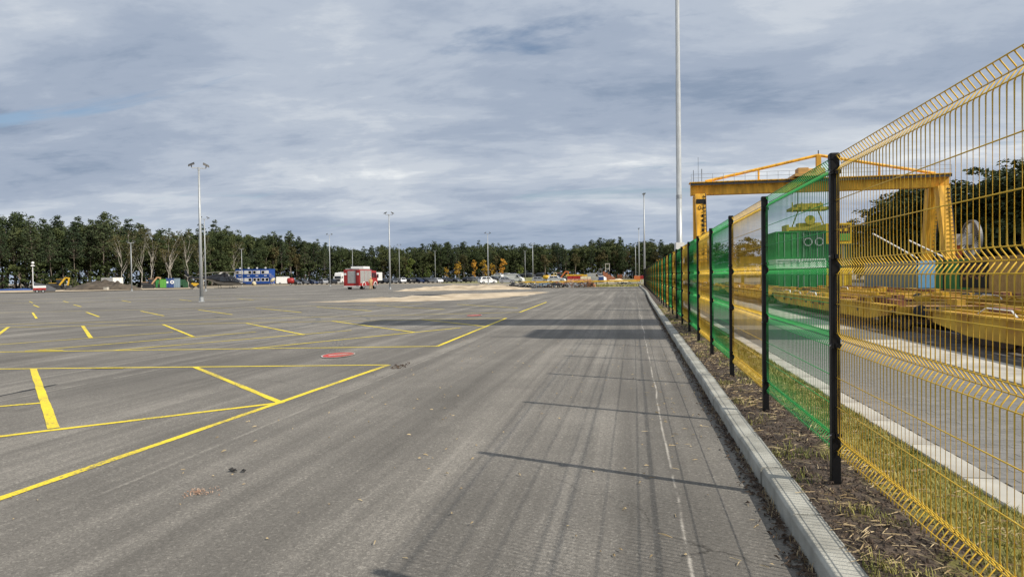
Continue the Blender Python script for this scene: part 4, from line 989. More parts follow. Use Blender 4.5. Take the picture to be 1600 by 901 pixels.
# ------------------------------------------------------------------ cars
def car_meshes(kind):
    """front towards +x"""
    if kind == 'saloon':
        L_, H, W_ = 4.6, 1.45, 1.8; low = [(-2.3, .35), (-2.25, .75), (-2.15, .98), (-1.55, 1.0), (1.0, .98), (1.9, .84), (2.25, .66), (2.3, .35), (1.9, .22), (-1.9, .22)]; g = (-1.75, -1.05, .35, 1.15)
    elif kind == 'suv':
        L_, H, W_ = 4.5, 1.68, 1.86; low = [(-2.22, .38), (-2.22, .85), (-2.12, 1.10), (-1.6, 1.12), (1.05, 1.10), (1.95, .98), (2.2, .75), (2.25, .40), (1.9, .26), (-1.9, .26)]; g = (-2.05, -1.75, .30, 1.05)
    else:
        L_, H, W_ = 4.05, 1.5, 1.75; low = [(-2.0, .35), (-2.0, .80), (-1.92, 1.0), (-1.4, 1.02), (1.0, .98), (1.75, .82), (2.0, .62), (2.03, .35), (1.7, .22), (-1.7, .22)]; g = (-1.9, -1.55, .25, 1.1)
    b = MB(); hw = W_/2
    b.loft([[(x, -hw+.10, z) for x, z in low], [(x, -hw, z*.96+.02) for x, z in low], [(x, hw, z*.96+.02) for x, z in low], [(x, hw-.10, z) for x, z in low]])
    zb = low[3][1]-.03; a0, a1, a2, a3 = g; r = hw-.20
    b.hexa([(a0, -hw+.06, zb), (a3, -hw+.06, zb), (a3, hw-.06, zb), (a0, hw-.06, zb), (a1, -r, H-.02), (a2, -r, H-.02), (a2, r, H-.02), (a1, r, H-.02)])
    b.hexa([(a1+.05, -r+.05, H-.019), (a2-.05, -r+.05, H-.019), (a2-.05, r-.05, H-.019), (a1+.05, r-.05, H-.019), (a1+.2, -r+.15, H+.02), (a2-.2, -r+.15, H+.02), (a2-.2, r-.15, H+.02), (a1+.2, r-.15, H+.02)])
    body = b.mesh('body', M_wht)
    gl = MB(); e = .012
    lp = lambda p, q, t: tuple(p[i]+(q[i]-p[i])*t for i in range(3))
    for sg in (-1, 1):
        A, B_, C_, D_ = (a0, sg*(hw-.06), zb), (a3, sg*(hw-.06), zb), (a2, sg*r, H-.02), (a1, sg*r, H-.02)
        off = lambda p: (p[0], p[1]+sg*e, p[2]+.004)
        for u0, u1 in ((.10, .50), (.54, .90)):
            q = [lp(lp(A, B_, u0), lp(D_, C_, u0), .12), lp(lp(A, B_, u1), lp(D_, C_, u1), .12), lp(lp(A, B_, u1), lp(D_, C_, u1), .86), lp(lp(A, B_, u0), lp(D_, C_, u0), .86)]
            gl.face([off(p) for p in (q if sg < 0 else q[::-1])])
    for (xb, xt, sg) in ((a3, a2, 1), (a0, a1, -1)):
        q = [(xb, -hw+.16, zb), (xb, hw-.16, zb), (xt, r-.08, H-.02), (xt, -r+.08, H-.02)]
        q = [lp(q[0], q[3], .1), lp(q[1], q[2], .1), lp(q[1], q[2], .9), lp(q[0], q[3], .9)]
        gl.face([(p[0]+sg*e, p[1], p[2]+.01) for p in (q if sg > 0 else q[::-1])])
    glass = gl.mesh('window', M_glass)
    wh = MB().disc((0, 0, 0), (0, 1, 0), .32, .2, 14).mesh('wheel', M_black); rm = MB().disc((0, 0, 0), (0, 1, 0), .19, .215, 10).mesh('rim', M_rim)
    hl = MB(); hl.box(-.02, .02, -.18, .18, -.07, .07); hl = hl.mesh('headlight', M_lens)
    return body, glass, wh, rm, hl, L_, hw
CAR = {k: car_meshes(k) for k in ('saloon', 'suv', 'hatch')}
PAINT = {'black': P_('car_black', (0.012, 0.013, 0.016), .2, spec=.7), 'grey': P_('car_grey', (0.10, 0.105, 0.115), .3, metal=.4), 'navy': P_('car_navy', (0.014, 0.025, 0.07), .25, spec=.7), 'silver': P_('car_silver', (0.42, 0.43, 0.45), .3, metal=.5), 'white': P_('car_white', (0.75, 0.76, 0.77), .25), 'blue': P_('car_blue', (0.03, 0.075, 0.20), .25), 'red': P_('car_red', (0.30, 0.02, 0.02), .25)}
M_tail = P_('tail_lamp_red', (0.25, 0.01, 0.01), .3)
def car(kind, paint, p, rz, label, group=None):
    bo, gl, wh, rm, hl, L_, hw = CAR[kind]; o = thing('parked_car', label, 'car', p, rz, group)
    ob('body', bo, o, None, None, PAINT[paint]); ob('window', gl, o)
    for sx_ in (-1, 1):
        for sy_ in (-1, 1):
            w = ob('wheel', wh, o, (sx_*L_*.30, sy_*(hw-.10), .32)); ob('rim', rm, w)
        for sy_ in (-1, 1): ob('headlight' if sx_ > 0 else 'tail_light', hl, o, (sx_*(L_/2-.08), sy_*(hw-.30), .68), None, M_lens if sx_ > 0 else M_tail)
    return o
kk = ['saloon', 'suv', 'hatch', 'suv']
def row(px0, px1, d, z, step, cols, where, group, dirn=1, jit=.25):
    px = px0; i = 0; seen = {}
    while px < px1:
        c = cols[i % len(cols)]; k = kk[rg.randint(0, 3)]; p = at(px, d+rg.uniform(-.4, .4), z); seen[c] = seen.get(c, 0)+1
        car(k, c, p, face_cam(p)+(PI if rg.random() < .6 else 0)+jit*dirn+rg.uniform(-.06, .06), '%s %s %s' % ({'grey': 'dark grey', 'navy': 'dark blue', 'silver': 'silver'}.get(c, c), {'saloon': 'saloon car', 'suv': 'sport utility car', 'hatch': 'hatchback car'}[k], where), group)
        px += step*F/d*rg.uniform(.95, 1.08); i += 1
row(474, 520, 212, 0, 2.9, ['grey', 'navy', 'silver', 'black', 'blue'], 'parked left of the white lorry', 'cars left of the white lorry', 1, .6)
row(598, 740, 212, 0, 2.85, ['black', 'grey', 'silver', 'black', 'navy', 'grey', 'white', 'black', 'grey'], 'in the long parked row right of the fire engine', 'long parked row right of the fire engine', 1, .55)
row(604, 700, 219, 0, 3.0, ['grey', 'black', 'navy', 'black', 'silver'], 'in the second row behind the long parked row', 'second row of parked cars', -1, .5)
row(744, 800, 226, .1, 3.1, ['silver', 'black', 'grey', 'navy', 'black'], 'parked below the golden trees', 'cars parked below the golden trees', 1, .9)
# bank with the upper row of cars
b = MB()
pa_, pb_ = [at(762, 238, -.05), at(905, 238, -.05)], [at(762, 243, 1.25), at(905, 243, 1.25)]; pc, pd = [at(762, 256, 1.25), at(905, 256, 1.25)], [at(762, 262, -.05), at(905, 262, -.05)]
b.loft([[q[0] for q in (pa_, pb_, pc, pd)], [q[1] for q in (pa_, pb_, pc, pd)]]); tag(b.build('earth_bank', M_meadow), kind='structure')
row(777, 847, 249, 1.26, 3.0, ['white', 'white', 'navy', 'black', 'grey', 'black', 'navy', 'grey'], 'on the raised bank behind the white van', 'cars on the raised bank', 1, 1.1)

def wheelset(o, spots, r, w=.28):
    for x, y in spots:
        t = MB().disc((x, y, r), (0, 1, 0), r, w, 18).build('wheel', M_black, o); MB().disc((x, y, r), (0, 1, 0), r*.55, w+.02, 12).build('rim', M_rim, t)
def van(p, rz, label, m=None, L_=5.4, H=2.5, name='van'):
    o = thing(name, label, 'van', p, rz); hw = .98; m = m or M_wht
    prof = [(-L_/2, .35), (-L_/2, H-.1), (-L_/2+.15, H), (L_/2-1.7, H), (L_/2-.85, 1.45), (L_/2-.1, 1.15), (L_/2, .8), (L_/2, .35)]
    b = MB(); b.loft([[(x, -hw+.08, z) for x, z in prof], [(x, -hw, z*.97+.02) for x, z in prof], [(x, hw, z*.97+.02) for x, z in prof], [(x, hw-.08, z) for x, z in prof]]); b.build('body', m, o)
    for s in (-1, 1):
        MB().hexa([(L_/2-1.75, s*(hw+.005)-.01, 1.45), (L_/2-.98, s*(hw+.005)-.01, 1.45), (L_/2-.98, s*(hw+.005)+.01, 1.45), (L_/2-1.75, s*(hw+.005)+.01, 1.45), (L_/2-1.75, s*(hw+.005)-.01, 2.1), (L_/2-1.35, s*(hw+.005)-.01, 2.1), (L_/2-1.35, s*(hw+.005)+.01, 2.1), (L_/2-1.75, s*(hw+.005)+.01, 2.1)]).build('side_window', M_glass, o)
        MB().box(L_/2-.02, L_/2+.02, s*.7-.15, s*.7+.15, .75, .95).build('headlight', M_lens, o)
    MB().face([(L_/2-1.62, -.8, H-.05), (L_/2-.86, -.85, 1.52), (L_/2-.86, .85, 1.52), (L_/2-1.62, .8, H-.05)]).build('windscreen', M_glass, o)
    wheelset(o, [(x, y) for x in (-L_*.3, L_*.32) for y in (-.86, .86)], .35); return o
p = at(806, 190); van(p, face_cam(p)-PI/2-.35, 'white panel van between two lamp posts beyond the debris', H=2.4, L_=4.6)
p = at(932, 168); van(p, face_cam(p)+PI+.9, 'white van left of the blue crate by the scrap heap', H=2.2, L_=4.8)
p = at(446, 238); van(p, face_cam(p)-PI/2, 'white van partly hidden behind the red tank', H=2.7, L_=6)
for (px, d, c, l) in ((843, 178, 'silver', 'silver car right of the tall lamp post, before the yellow tanks'), (870, 172, 'white', 'white car beside the orange machine'), (792, 170, 'silver', 'pale silver car in front of the sand bank'), (762, 165, 'white', 'whitish car at the foot of the middle lamp post')):
    p = at(px, d); car('suv' if c != 'silver' else 'hatch', c, p, face_cam(p)-PI/2+rg.uniform(-.4, .4), l)

# ------------------------------------------------------------------ lorries
def lorry(p, rz, label, TL=11.5):
    o = thing('articulated_lorry', label, 'lorry', p, rz); hw = 1.24
    prof = [(0, .45), (0, 2.6), (-.25, 3.45), (-.7, 3.72), (-2.2, 3.72), (-2.2, .9), (-2.0, .6)]
    b = MB(); b.loft([[(x, -hw+.1, z) for x, z in prof], [(x, -hw, z) for x, z in prof], [(x, hw, z) for x, z in prof], [(x, hw-.1, z) for x, z in prof]]); ca = b.build('cab', M_wht, o)
    MB().box(-.02, .03, -1.08, 1.08, 1.75, 2.55).build('windscreen', M_glass, ca); MB().box(0, .04, -.85, .85, .85, 1.60).build('grille', M_dark, ca); MB().box(-.3, .10, -1.22, 1.22, .35, .72).build('bumper', M_wht, ca)
    for s in (-1, 1):
        MB().box(-1.35, -.3, s*1.25-.012, s*1.25+.012, 1.85, 2.55).build('side_window', M_glass, ca); MB().box(.02, .11, s*1.0-.18, s*1.0+.18, .74, .92).build('headlight', M_lens, ca); MB().box(-.15, .05, s*1.45-.11, s*1.45+.11, 1.8, 2.5).build('mirror', M_wht, ca)
    b = MB(); b.box(-2.9-TL, -2.9, -1.25, 1.25, 1.15, 3.95); t = b.build('trailer', M_wht, o); MB().box(-2.8-TL, -1.0, -.5, .5, .75, 1.1).build('chassis', M_dark, o)
    wheelset(o, [(x, y) for x in (-1.0, -3.7, -TL+.2, -TL-1.1) for y in (-1.05, 1.05)], .5, .3); return o
p = at(528, 225); lorry(p, face_cam(p)+PI-.5, 'white articulated lorry facing left of the fire engine')
def box_truck(p, rz, label):
    o = thing('box_lorry', label, 'lorry', p, rz); MB().box(-6, -.2, -1.25, 1.25, 1.0, 3.5).build('box_body', M_wht, o); b = MB(); b.loft([[(x, y, z) for x, z in ((0, .5), (0, 2.7), (1.5, 2.5), (1.9, 1.5), (1.9, .5))] for y in (-1.15, 1.15)]); b.build('cab', M_wht, o)
    MB().box(1.2, 1.5, -1.18, 1.18, 1.6, 2.3).build('cab_window', M_glass, o); MB().box(-5, -4.7, -1.27, -1.251, 2.0, 3.0).build('dark_mark', M_dark, o); wheelset(o, [(x, y) for x in (-4.6, 1.0) for y in (-1, 1)], .48, .3); MB().box(-5.8, 1.5, -.4, .4, .6, .98).build('chassis', M_dark, o); return o
p = at(587.5, 215); box_truck(p, face_cam(p)+.12, 'white box lorry just right of the fire engine cab')

# ------------------------------------------------------------------ fire engine (rear and right side towards the viewer)
def fire_engine(p, rz):
    o = thing('fire_engine', 'red fire engine with silver shutters, parked showing its rear', 'fire engine', p, rz); hw = 1.25
    b = MB(); b.box(-3.6, .9, -hw, hw, .55, 2.95); bo = b.build('body', M_redp, o)
    MB().box(-3.62, -3.60, -.62, .62, .95, 2.75).build('rear_shutter', M_sil, bo)
    for k in range(11): MB().box(-3.635, -3.621, -.60, .60, 1.0+k*.155, 1.02+k*.155).build('shutter_slat', M_gry, bo)
    for s in (-1, 1):
        MB().box(-3.64, -3.605, s*1.0-.13, s*1.0+.13, .75, 1.0).build('rear_lamp', M_tail, bo); MB().box(-3.63, -3.605, s*1.0-.16, s*1.0+.16, 2.15, 2.45).build('rear_panel', M_wht, bo)
        for x0_, x1_ in ((-3.3, -1.95), (-1.85, -.6), (-.5, .75)):
            f_ = MB().box(x0_, x1_, s*hw-.015, s*hw+.02, .95 if x0_ != -1.85 else 1.15, 2.8).build('side_shutter', M_sil, bo)
            for k in range(9): MB().box(x0_+.03, x1_-.03, s*(hw+.026)-.008, s*(hw+.026)+.008, 1.2+k*.18, 1.215+k*.18).build('shutter_slat', M_gry, f_)
    MB().box(-3.3, .7, -1.1, 1.1, 2.951, 3.15).build('roof_deck', M_sil, o); MB().box(-1.6, .75, -1.0, 1.0, 3.151, 3.45).build('roof_box', M_wht, o)
    b = MB(); prof = [(.95, .55), (.95, 2.75), (1.3, 2.85), (2.7, 2.8), (3.2, 1.75), (3.3, .55)]
    b.loft([[(x, -1.2, z) for x, z in prof], [(x, 1.2, z) for x, z in prof]]); ca = b.build('cab', M_redp, o)
    for s in (-1, 1):
        for x0_, x1_ in ((1.1, 1.8), (1.95, 2.6)): MB().box(x0_, x1_, s*1.2-.015, s*1.2+.015, 1.7, 2.5).build('side_window', M_glass, ca)
        MB().box(2.8, 2.95, s*1.42-.1, s*1.42+.1, 1.7, 2.3).build('mirror', M_dark, ca)
    MB().hexa([(3.12, -1.05, 1.85), (3.2, -1.05, 1.85), (3.2, 1.05, 1.85), (3.12, 1.05, 1.85), (2.72, -1.0, 2.65), (2.80, -1.0, 2.65), (2.80, 1.0, 2.65), (2.72, 1.0, 2.65)]).build('windscreen', M_glass, ca)
    MB().box(1.3, 1.6, -.95, .95, 2.86, 3.02).build('light_bar', M_blue, ca); MB().box(-3.75, -3.2, -1.2, 1.2, .42, .545).build('rear_bumper', M_wht, o); MB().box(-3.4, 3.0, -.45, .45, .5, .549).build('chassis', M_dark, o)
    wheelset(o, [(x, y) for x in (-2.0, 2.25) for y in (-1.05, 1.05)], .5, .32)
    for s in (-1, 1):
        for xc in (-2.0, 2.25):
            b = MB(); R = []
            for i in range(11):
                a = PI*i/10; R.append([(xc+math.cos(a)*q, s*1.26+yy, .5+math.sin(a)*q) for q, yy in ((.56, -.02), (.68, -.02), (.68, .02), (.56, .02))])
            b.loft(R); b.build('wheel_arch', M_wht, o)
    return o
p = at(565.5, 104); fire_engine(p, face_cam(p)-math.radians(24))

# ------------------------------------------------------------------ person in tan kit
def person(p, rz, label):
    o = thing('person', label, 'person', p, rz)
    V = [(0, 0, .92), (0, 0, 1.18), (0, 0, 1.42), (.01, 0, 1.52), (.02, 0, 1.66), (.03, 0, 1.75), (0, .10, .88), (.05, .12, .48), (-.02, .13, .08), (.14, .14, .04), (0, -.10, .88), (-.08, -.12, .48), (-.16, -.13, .08), (0, -.14, .04), (0, .21, 1.40), (.02, .27, 1.12), (.16, .25, .92), (0, -.21, 1.40), (-.02, -.27, 1.12), (.12, -.27, .90)]
    E = [(0, 1), (1, 2), (2, 3), (3, 4), (4, 5), (0, 6), (6, 7), (7, 8), (8, 9), (0, 10), (10, 11), (11, 12), (12, 13), (2, 14), (14, 15), (15, 16), (2, 17), (17, 18), (18, 19)]
    Rr = [.17, .17, .18, .07, .10, .08, .11, .085, .06, .05, .11, .085, .06, .05, .085, .065, .045, .085, .065, .045]
    me = bpy.data.meshes.new('body'); me.from_pydata(V, E, []); me.materials.append(P_('tan_firefighter_kit', (0.46, 0.30, 0.15), .8, var=.12)); bo = ob('body', me, o)
    bo.modifiers.new('skin', 'SKIN'); su = bo.modifiers.new('sub', 'SUBSURF'); su.levels = 1; su.render_levels = 2
    sv = me.skin_vertices[0].data
    for i, r in enumerate(Rr): sv[i].radius = (r*.85, r)
    sv[0].use_root = True
    b = MB(); b.loft([[(.03+math.cos(2*PI*k/12)*r, math.sin(2*PI*k/12)*r, z) for k in range(12)] for z, r in ((1.70, .155), (1.74, .135), (1.82, .10), (1.86, .03))]); b.build('helmet', M_cream, o, True)
p0 = at(579.5, 99.5); person(p0, face_cam(p0)+.4, 'person in tan protective kit standing beside the fire engine')

# ------------------------------------------------------------------ helicopter, nose to the right
def helicopter(p, rz):
    o = thing('helicopter', 'black helicopter with grey belly stripe parked left of the blue office', 'helicopter', p, rz)
    M_hb = P_('helicopter_black', (0.010, 0.010, 0.012), .22, spec=.7); M_hs = P_('helicopter_stripe', (0.40, 0.37, 0.32), .4)
    st = [(4.4, .92, .05, .05), (3.8, .98, .42, .20), (2.9, 1.22, .78, .56), (1.8, 1.46, .98, 1.0), (.5, 1.54, 1.02, 1.16), (-.9, 1.70, .92, 1.02), (-2.0, 1.95, .62, .66), (-3.0, 2.06, .36, .40), (-4.4, 2.12, .25, .26), (-6.0, 2.18, .17, .18), (-6.6, 2.20, .10, .11)]
    b = MB(); b.loft([[(x, math.cos(2*PI*k/16)*w, z+math.sin(2*PI*k/16)*h*(1.0 if math.sin(2*PI*k/16) > 0 else .85)) for k in range(16)] for x, z, w, h in st]); b.build('fuselage', M_hb, o, True)
    b = MB(); b.loft([[(x, math.cos(a)*(w+.02), z+math.sin(a)*(h*.85+.02)) for a in [math.radians(q) for q in (-160, -140, -120, -100, -80, -60, -40, -20)]] for x, z, w, h in st[1:10]], cap=False, closed=False); b.build('belly_stripe', M_hs, o, True)
    b = MB(); b.loft([[(x, math.cos(2*PI*k/12)*w, z+math.sin(2*PI*k/12)*h) for k in range(12)] for x, z, w, h in ((1.7, 2.42, .10, .06), (.9, 2.62, .44, .30), (-.6, 2.70, .48, .34), (-2.0, 2.50, .30, .24), (-2.9, 2.28, .1, .1))]); b.build('engine_cowling', M_hb, o, True)
    for s in (-1, 1):
        b = MB(); b.loft([[(3.3, s*.68, 1.22), (2.6, s*.90, 1.35)], [(2.95, s*.60, 1.62), (2.2, s*.80, 2.1)]], cap=False, closed=False); b.build('windscreen', M_glass, o)
        for x0_, x1_ in ((1.05, 1.95), (-.35, .85)): MB().hexa([(x0_, s*.97, 1.5), (x1_, s*.97, 1.5), (x1_, s*1.045, 1.5), (x0_, s*1.045, 1.5), (x0_+.1, s*.78, 2.2), (x1_-.12, s*.78, 2.2), (x1_-.12, s*.86, 2.2), (x0_+.1, s*.86, 2.2)]).build('cabin_window', M_glass, o)
        b = MB(); b.tube([(2.5, s*1.05, .32), (2.2, s*1.05, .08), (-1.4, s*1.05, .08)], .05, 6)
        for x in (1.5, -.7): b.tube([(x, s*.4, .75), (x, s*1.05, .08)], .04, 6)
        b.build('skid', M_dark, o)
        MB().box(-5.4, -4.9, s*.15 if s > 0 else -1.0, 1.0 if s > 0 else -.15, 2.04, 2.10).build('tailplane', M_hb, o)
    b = MB(); b.hexa([(-6.7, -.06, 1.5), (-6.1, -.06, 1.6), (-6.1, .06, 1.6), (-6.7, .06, 1.5), (-7.5, -.04, 3.7), (-7.0, -.04, 3.7), (-7.0, .04, 3.7), (-7.5, .04, 3.7)]); b.build('tail_fin', M_hb, o)
    b = MB(); b.disc((-6.7, -.2, 2.3), (0, 1, 0), .1, .12, 8)
    for k in range(3): a = k*2.09+.4; b.beam((-6.7, -.2, 2.3), (-6.7+math.cos(a)*.85, -.2, 2.3+math.sin(a)*.85), .14, .03)
    b.build('tail_rotor', M_hs, o)
    b = MB(); b.tube([(.2, 0, 2.7), (.2, 0, 3.2)], .1, 8); b.disc((.2, 0, 3.2), (0, 0, 1), .34, .16, 12); hub = b.build('rotor_hub', M_dark, o)
    for k in range(4):
        a = .14+k*PI/2; d = Vector((math.cos(a), math.sin(a), 0)); s_ = Vector((-d.y, d.x, 0)); R = []
        for t, dz in ((.3, 0), (1.8, -.02), (3.4, -.16), (5.0, -.42)):
            c = Vector((.2, 0, 3.24+dz))+d*t; R.append([c-s_*.19, c+s_*.19, c+s_*.19+Vector((0, 0, .06)), c-s_*.19+Vector((0, 0, .06))])
        MB().loft(R).build('rotor_blade', M_hs, hub)
p = at(349, 136); helicopter(p, face_cam(p)-PI/2-.30)

# ------------------------------------------------------------------ blue site office of stacked cabins
def cabin(o, x0, x1, z0, win, end_right):
    b = MB(); b.box(x0+.02, x1-.02, 0, 6.0, z0, z0+2.58); ca = b.build('cabin', M_blue, o)
    for x in win:
        f_ = MB().box(x-.62, x+.62, -.05, -.001, z0+.85, z0+2.05).build('window', M_wht, ca); MB().box(x-.45, x+.45, -.065, -.051, z0+.98, z0+1.92).build('pane', M_glass if rg.random() < .8 else M_lens, f_)
    return ca
pO = at(368, 240); of = thing('site_office', 'blue two-storey site office of stacked cabins with white-framed windows', 'building', pO, face_cam(pO)-PI/2-.38)
x = 0.0
for k in range(4):
    for fl_ in (0, 1): cabin(of, x, x+3.0, .3+fl_*2.62, (x+.82, x+2.18), False)
    MB().box(x+1.2, x+2.1, -.09, -.001, 3.02, 3.25).build('white_sign', M_wht, of); MB().box(x+1.3, x+1.75, .4, .8, 5.55, 6.15).build('roof_unit', M_wht, of); x += 3.0
MB().box(-.1, 12.1, -.12, 6.1, 5.505, 5.60).build('roof_edge', M_blue, of); MB().box(0, 12, .2, 5.8, 0, .29).build('plinth', M_gry, of)
b = MB(); b.beam((12.4, .6, .3), (14.8, .6, 0), 1.0, .1); 
for k in range(12): b.box(12.2+.22*k, 12.42+.22*k, -.5, .6, 2.75-.23*k, 2.80-.23*k)
for yy in (-.5, .6): b.tube([(12.2, yy, 3.9), (14.8, yy, 1.1)], .035, 5); b.tube([(12.2, yy, 2.8), (12.2, yy, 3.9)], .03, 5); b.tube([(14.8, yy, .1), (14.8, yy, 1.1)], .03, 5)
b.build('outside_stair', M_cream, of)

# ------------------------------------------------------------------ diggers, heap, bins on the left
M_pinkish = P_('faded_orange_paint', (0.46, 0.27, 0.14), .6)
def excavator(p, rz, label, s=1.0, m=None):
    m = m or M_yel; o = thing('excavator', label, 'excavator', p, rz); o.scale = (s, s, s)
    for sg in (-1, 1):
        b = MB(); prof = [(-1.2, .15), (-1.0, 0), (1.0, 0), (1.2, .15), (1.25, .38), (1.05, .58), (-1.05, .58), (-1.25, .38)]
        b.loft([[(x, sg*.85-.2, z) for x, z in prof], [(x, sg*.85+.2, z) for x, z in prof]]); b.build('track', M_dark, o)
    MB().box(-.7, .7, -.7, .7, .4, .68).build('undercarriage', M_dark, o); b = MB(); b.box(-1.35, .1, -.95, .95, .70, 1.45); b.box(.101, .9, -.95, -.15, .70, 1.1); b.build('housing', M_dark, o); MB().box(-1.2, 0, -.8, .8, 1.451, 1.55).build('bonnet', m, o)
    b = MB(); b.hexa([(-.1, .1, .75), (1.0, .1, .75), (1.0, .92, .75), (-.1, .92, .75), (0, .15, 2.3), (.8, .15, 2.3), (.8, .88, 2.3), (0, .88, 2.3)]); ca = b.build('cab', M_glass, o); MB().box(-.05, .88, .1, .93, 2.301, 2.38).build('cab_roof', m, ca)
    b = MB(); b.beam((.8, -.4, 1.0), (2.1, -.4, 2.7), .22, .34); b.beam((2.1, -.4, 2.7), (2.9, -.4, 2.55), .22, .28); b.build('boom', m, o); b = MB(); b.beam((2.85, -.4, 2.7), (2.5, -.4, .9), .2, .28); b.build('dipper_arm', m, o)
    b = MB(); prof = [(2.35, .95), (2.75, .95), (2.85, .45), (2.5, .1), (2.15, .35)]; b.loft([[(x, -.75, z) for x, z in prof], [(x, -.05, z) for x, z in prof]]); b.build('bucket', M_dark, o)
p = at(88, 152); excavator(p, face_cam(p)-PI/2-.4, 'yellow excavator with folded arm left of the soil heap', 1.0)
p = at(232, 160); excavator(p, face_cam(p)-PI/2-.2, 'tan excavator between the soil heap and the green bins', .95, M_pinkish)
def heap(name, c, rx, ry, h, m, label, cat, seed, n=34):
    b = MB(); o = thing(name, label, cat, c); R = n
    for j in range(R+1):
        for i in range(R+1):
            x = -1+2*i/R; y = -1+2*j/R; r = math.hypot(x, y); v = Vector((x*2.2+seed, y*2.2, seed))
            z = max(0, 1-r)**.55*h*(.7+.6*mn.fractal(v, 1, 2, 4))+.25*h*mn.noise(v*5)*max(0, 1-r); b.v.append((x*rx, y*ry, max(-.06, z-.05)))
    for j in range(R):
        for i in range(R): a = j*(R+1)+i; b.f.append((a, a+1, a+R+2, a+R+1)); b.mi.append(0)
    b.build('heap', m, o, True); return o
heap('soil_heap', at(158, 146), 8.0, 4.5, 2.2, M_soilheap, 'wide heap of dark soil in front of the wood', 'heap', 2.0)
heap('soil_heap', at(188, 144), 4.5, 3.0, 1.8, M_soilheap, 'smaller brown soil mound at the right of the wide heap', 'heap', 7.0)
def bin_(px, d, w, h, m, label, dz=0, depth=1.6, sign=False):
    p = at(px, d); o = thing('skip_container', label, 'container', p, face_cam(p)-PI/2); a = w/2
    b = MB(); b.box(-a, a, 0, depth, .08, h); bo = b.build('body', m, o); b = MB(); b.box(-a-.05, a+.05, -.06, depth+.05, h+.001, h+.09); b.build('lid', m, o)
    for k in range(4): MB().box(-a+.1+k*(w-.3)/3, -a+.2+k*(w-.3)/3, -.05, -.001, .1, h-.02).build('rib', m, bo)
    MB().box(-a, a, .1, depth-.1, 0, .079).build('skid', M_dark, o)
    if sign:
        b = MB(); b.face([(.5+.42*math.cos(-2*PI*i/20), -.065, h*.62+.42*math.sin(-2*PI*i/20)) for i in range(20)]); b.build('round_sign', M_wht, bo); b = MB(); b.face([(.5+.2*math.cos(-2*PI*i/16), -.07, h*.62+.2*math.sin(-2*PI*i/16)) for i in range(16)]); b.build('sign_centre', M_cblue, bo); MB().box(-.7, -.3, -.07, -.052, h*.5, h*.7).build('square_sign', M_wht, bo)
bin_(255, 160, 1.35, 2.0, M_lgreen, 'bright green container left of the blue one'); bin_(265.5, 161, 1.7, 2.25, M_cblue, 'dark blue container with round white sign', sign=True); bin_(276, 163, 1.6, 2.2, M_gblue, 'grey-blue container right of the dark blue one'); bin_(247, 165, 1.0, 1.9, M_green, 'narrow green container behind the bright green one')
bin_(284, 168, 1.9, 1.9, M_dgreen, 'dark green skip right of the blue containers'); bin_(290, 166, 1.2, 1.4, M_dgreen, 'small dark green bin beside the yellow machine')
p = at(306, 150); o = thing('road_roller', 'small yellow roller behind the nearest lamp post', 'roller', p, face_cam(p)-PI/2-.3); b = MB(); b.hexa([(-.9, -.5, .5), (.9, -.5, .5), (.9, .5, .5), (-.9, .5, .5), (-.7, -.45, 1.2), (.4, -.45, 1.05), (.4, .45, 1.05), (-.7, .45, 1.2)]); b.build('body', M_yel, o)
for x in (-.75, .8): MB().disc((x, 0, .42), (0, 1, 0), .42, 1.1, 18).build('drum', M_dark, o)
b = MB(); b.tube([(-.3, -.45, 1.1), (-.3, -.45, 1.9), (-.3, .45, 1.9), (-.3, .45, 1.1)], .03, 6); b.build('roll_bar', M_dark, o)
container(at(196, 155).x-3.0, at(196, 155).y, 0, 2.3, 5.0, 2.6, M_wht, 'white container showing above the right end of the soil heap', rz=1.2)
p = at(141, 150); o = thing('water_tank', 'small white tank at the left foot of the soil heap', 'tank', p); MB().tube([(-.7, 0, .8), (.7, 0, .8)], .45, 12).build('vessel', M_wht, o); MB().box(-.6, .6, -.3, .3, 0, .4).build('cradle', M_dark, o)
p = at(166, 139); o = thing('concrete_block', 'pale concrete block in front of the soil heap', 'block', p); bl = MB(); bl.box(-.45, .45, -.3, .3, 0, .55); bevel(bl.build('block', M_slab, o), .04); MB().box(-.25, .25, -.05, .05, .551, .60).build('lifting_bar', M_dark, o)
p = at(22, 150); o = thing('tarpaulin', 'low blue tarpaulin over a long pile at the left edge', 'tarpaulin', p, face_cam(p)-PI/2)
b = MB(); b.loft([[(x, math.cos(PI*k/8)*1.2, .02+math.sin(PI*k/8)*h*(1+.2*mn.noise(Vector((x, k, 0))))) for k in range(9)] for x, h in ((-3.4, .1), (-2.6, .35), (-1, .42), (.4, .36), (1.8, .46), (2.9, .35), (3.3, .1))], cap=False, closed=False); b.build('sheet', M_cblue, o, True)
# kerb edge of the lot on the left, coloured dark to paint its shadow
b = MB(); e_ = [gp(x, y) for x, y in ((-420, 466.0), (-120, 461.5), (0, 458.2), (130, 455.7), (200, 453.9), (300, 451.9))]
M_edge = mat('edge_shadow_dark', (0.05, 0.046, 0.04), .9, var=.3, scale=1)
for q, w in zip(e_, e_[1:]): b.beam((q.x, q.y+.3, .05), (w.x, w.y+.3, .05), .3, .16)
tag(b.build('lot_edging', M_edge), kind='structure')
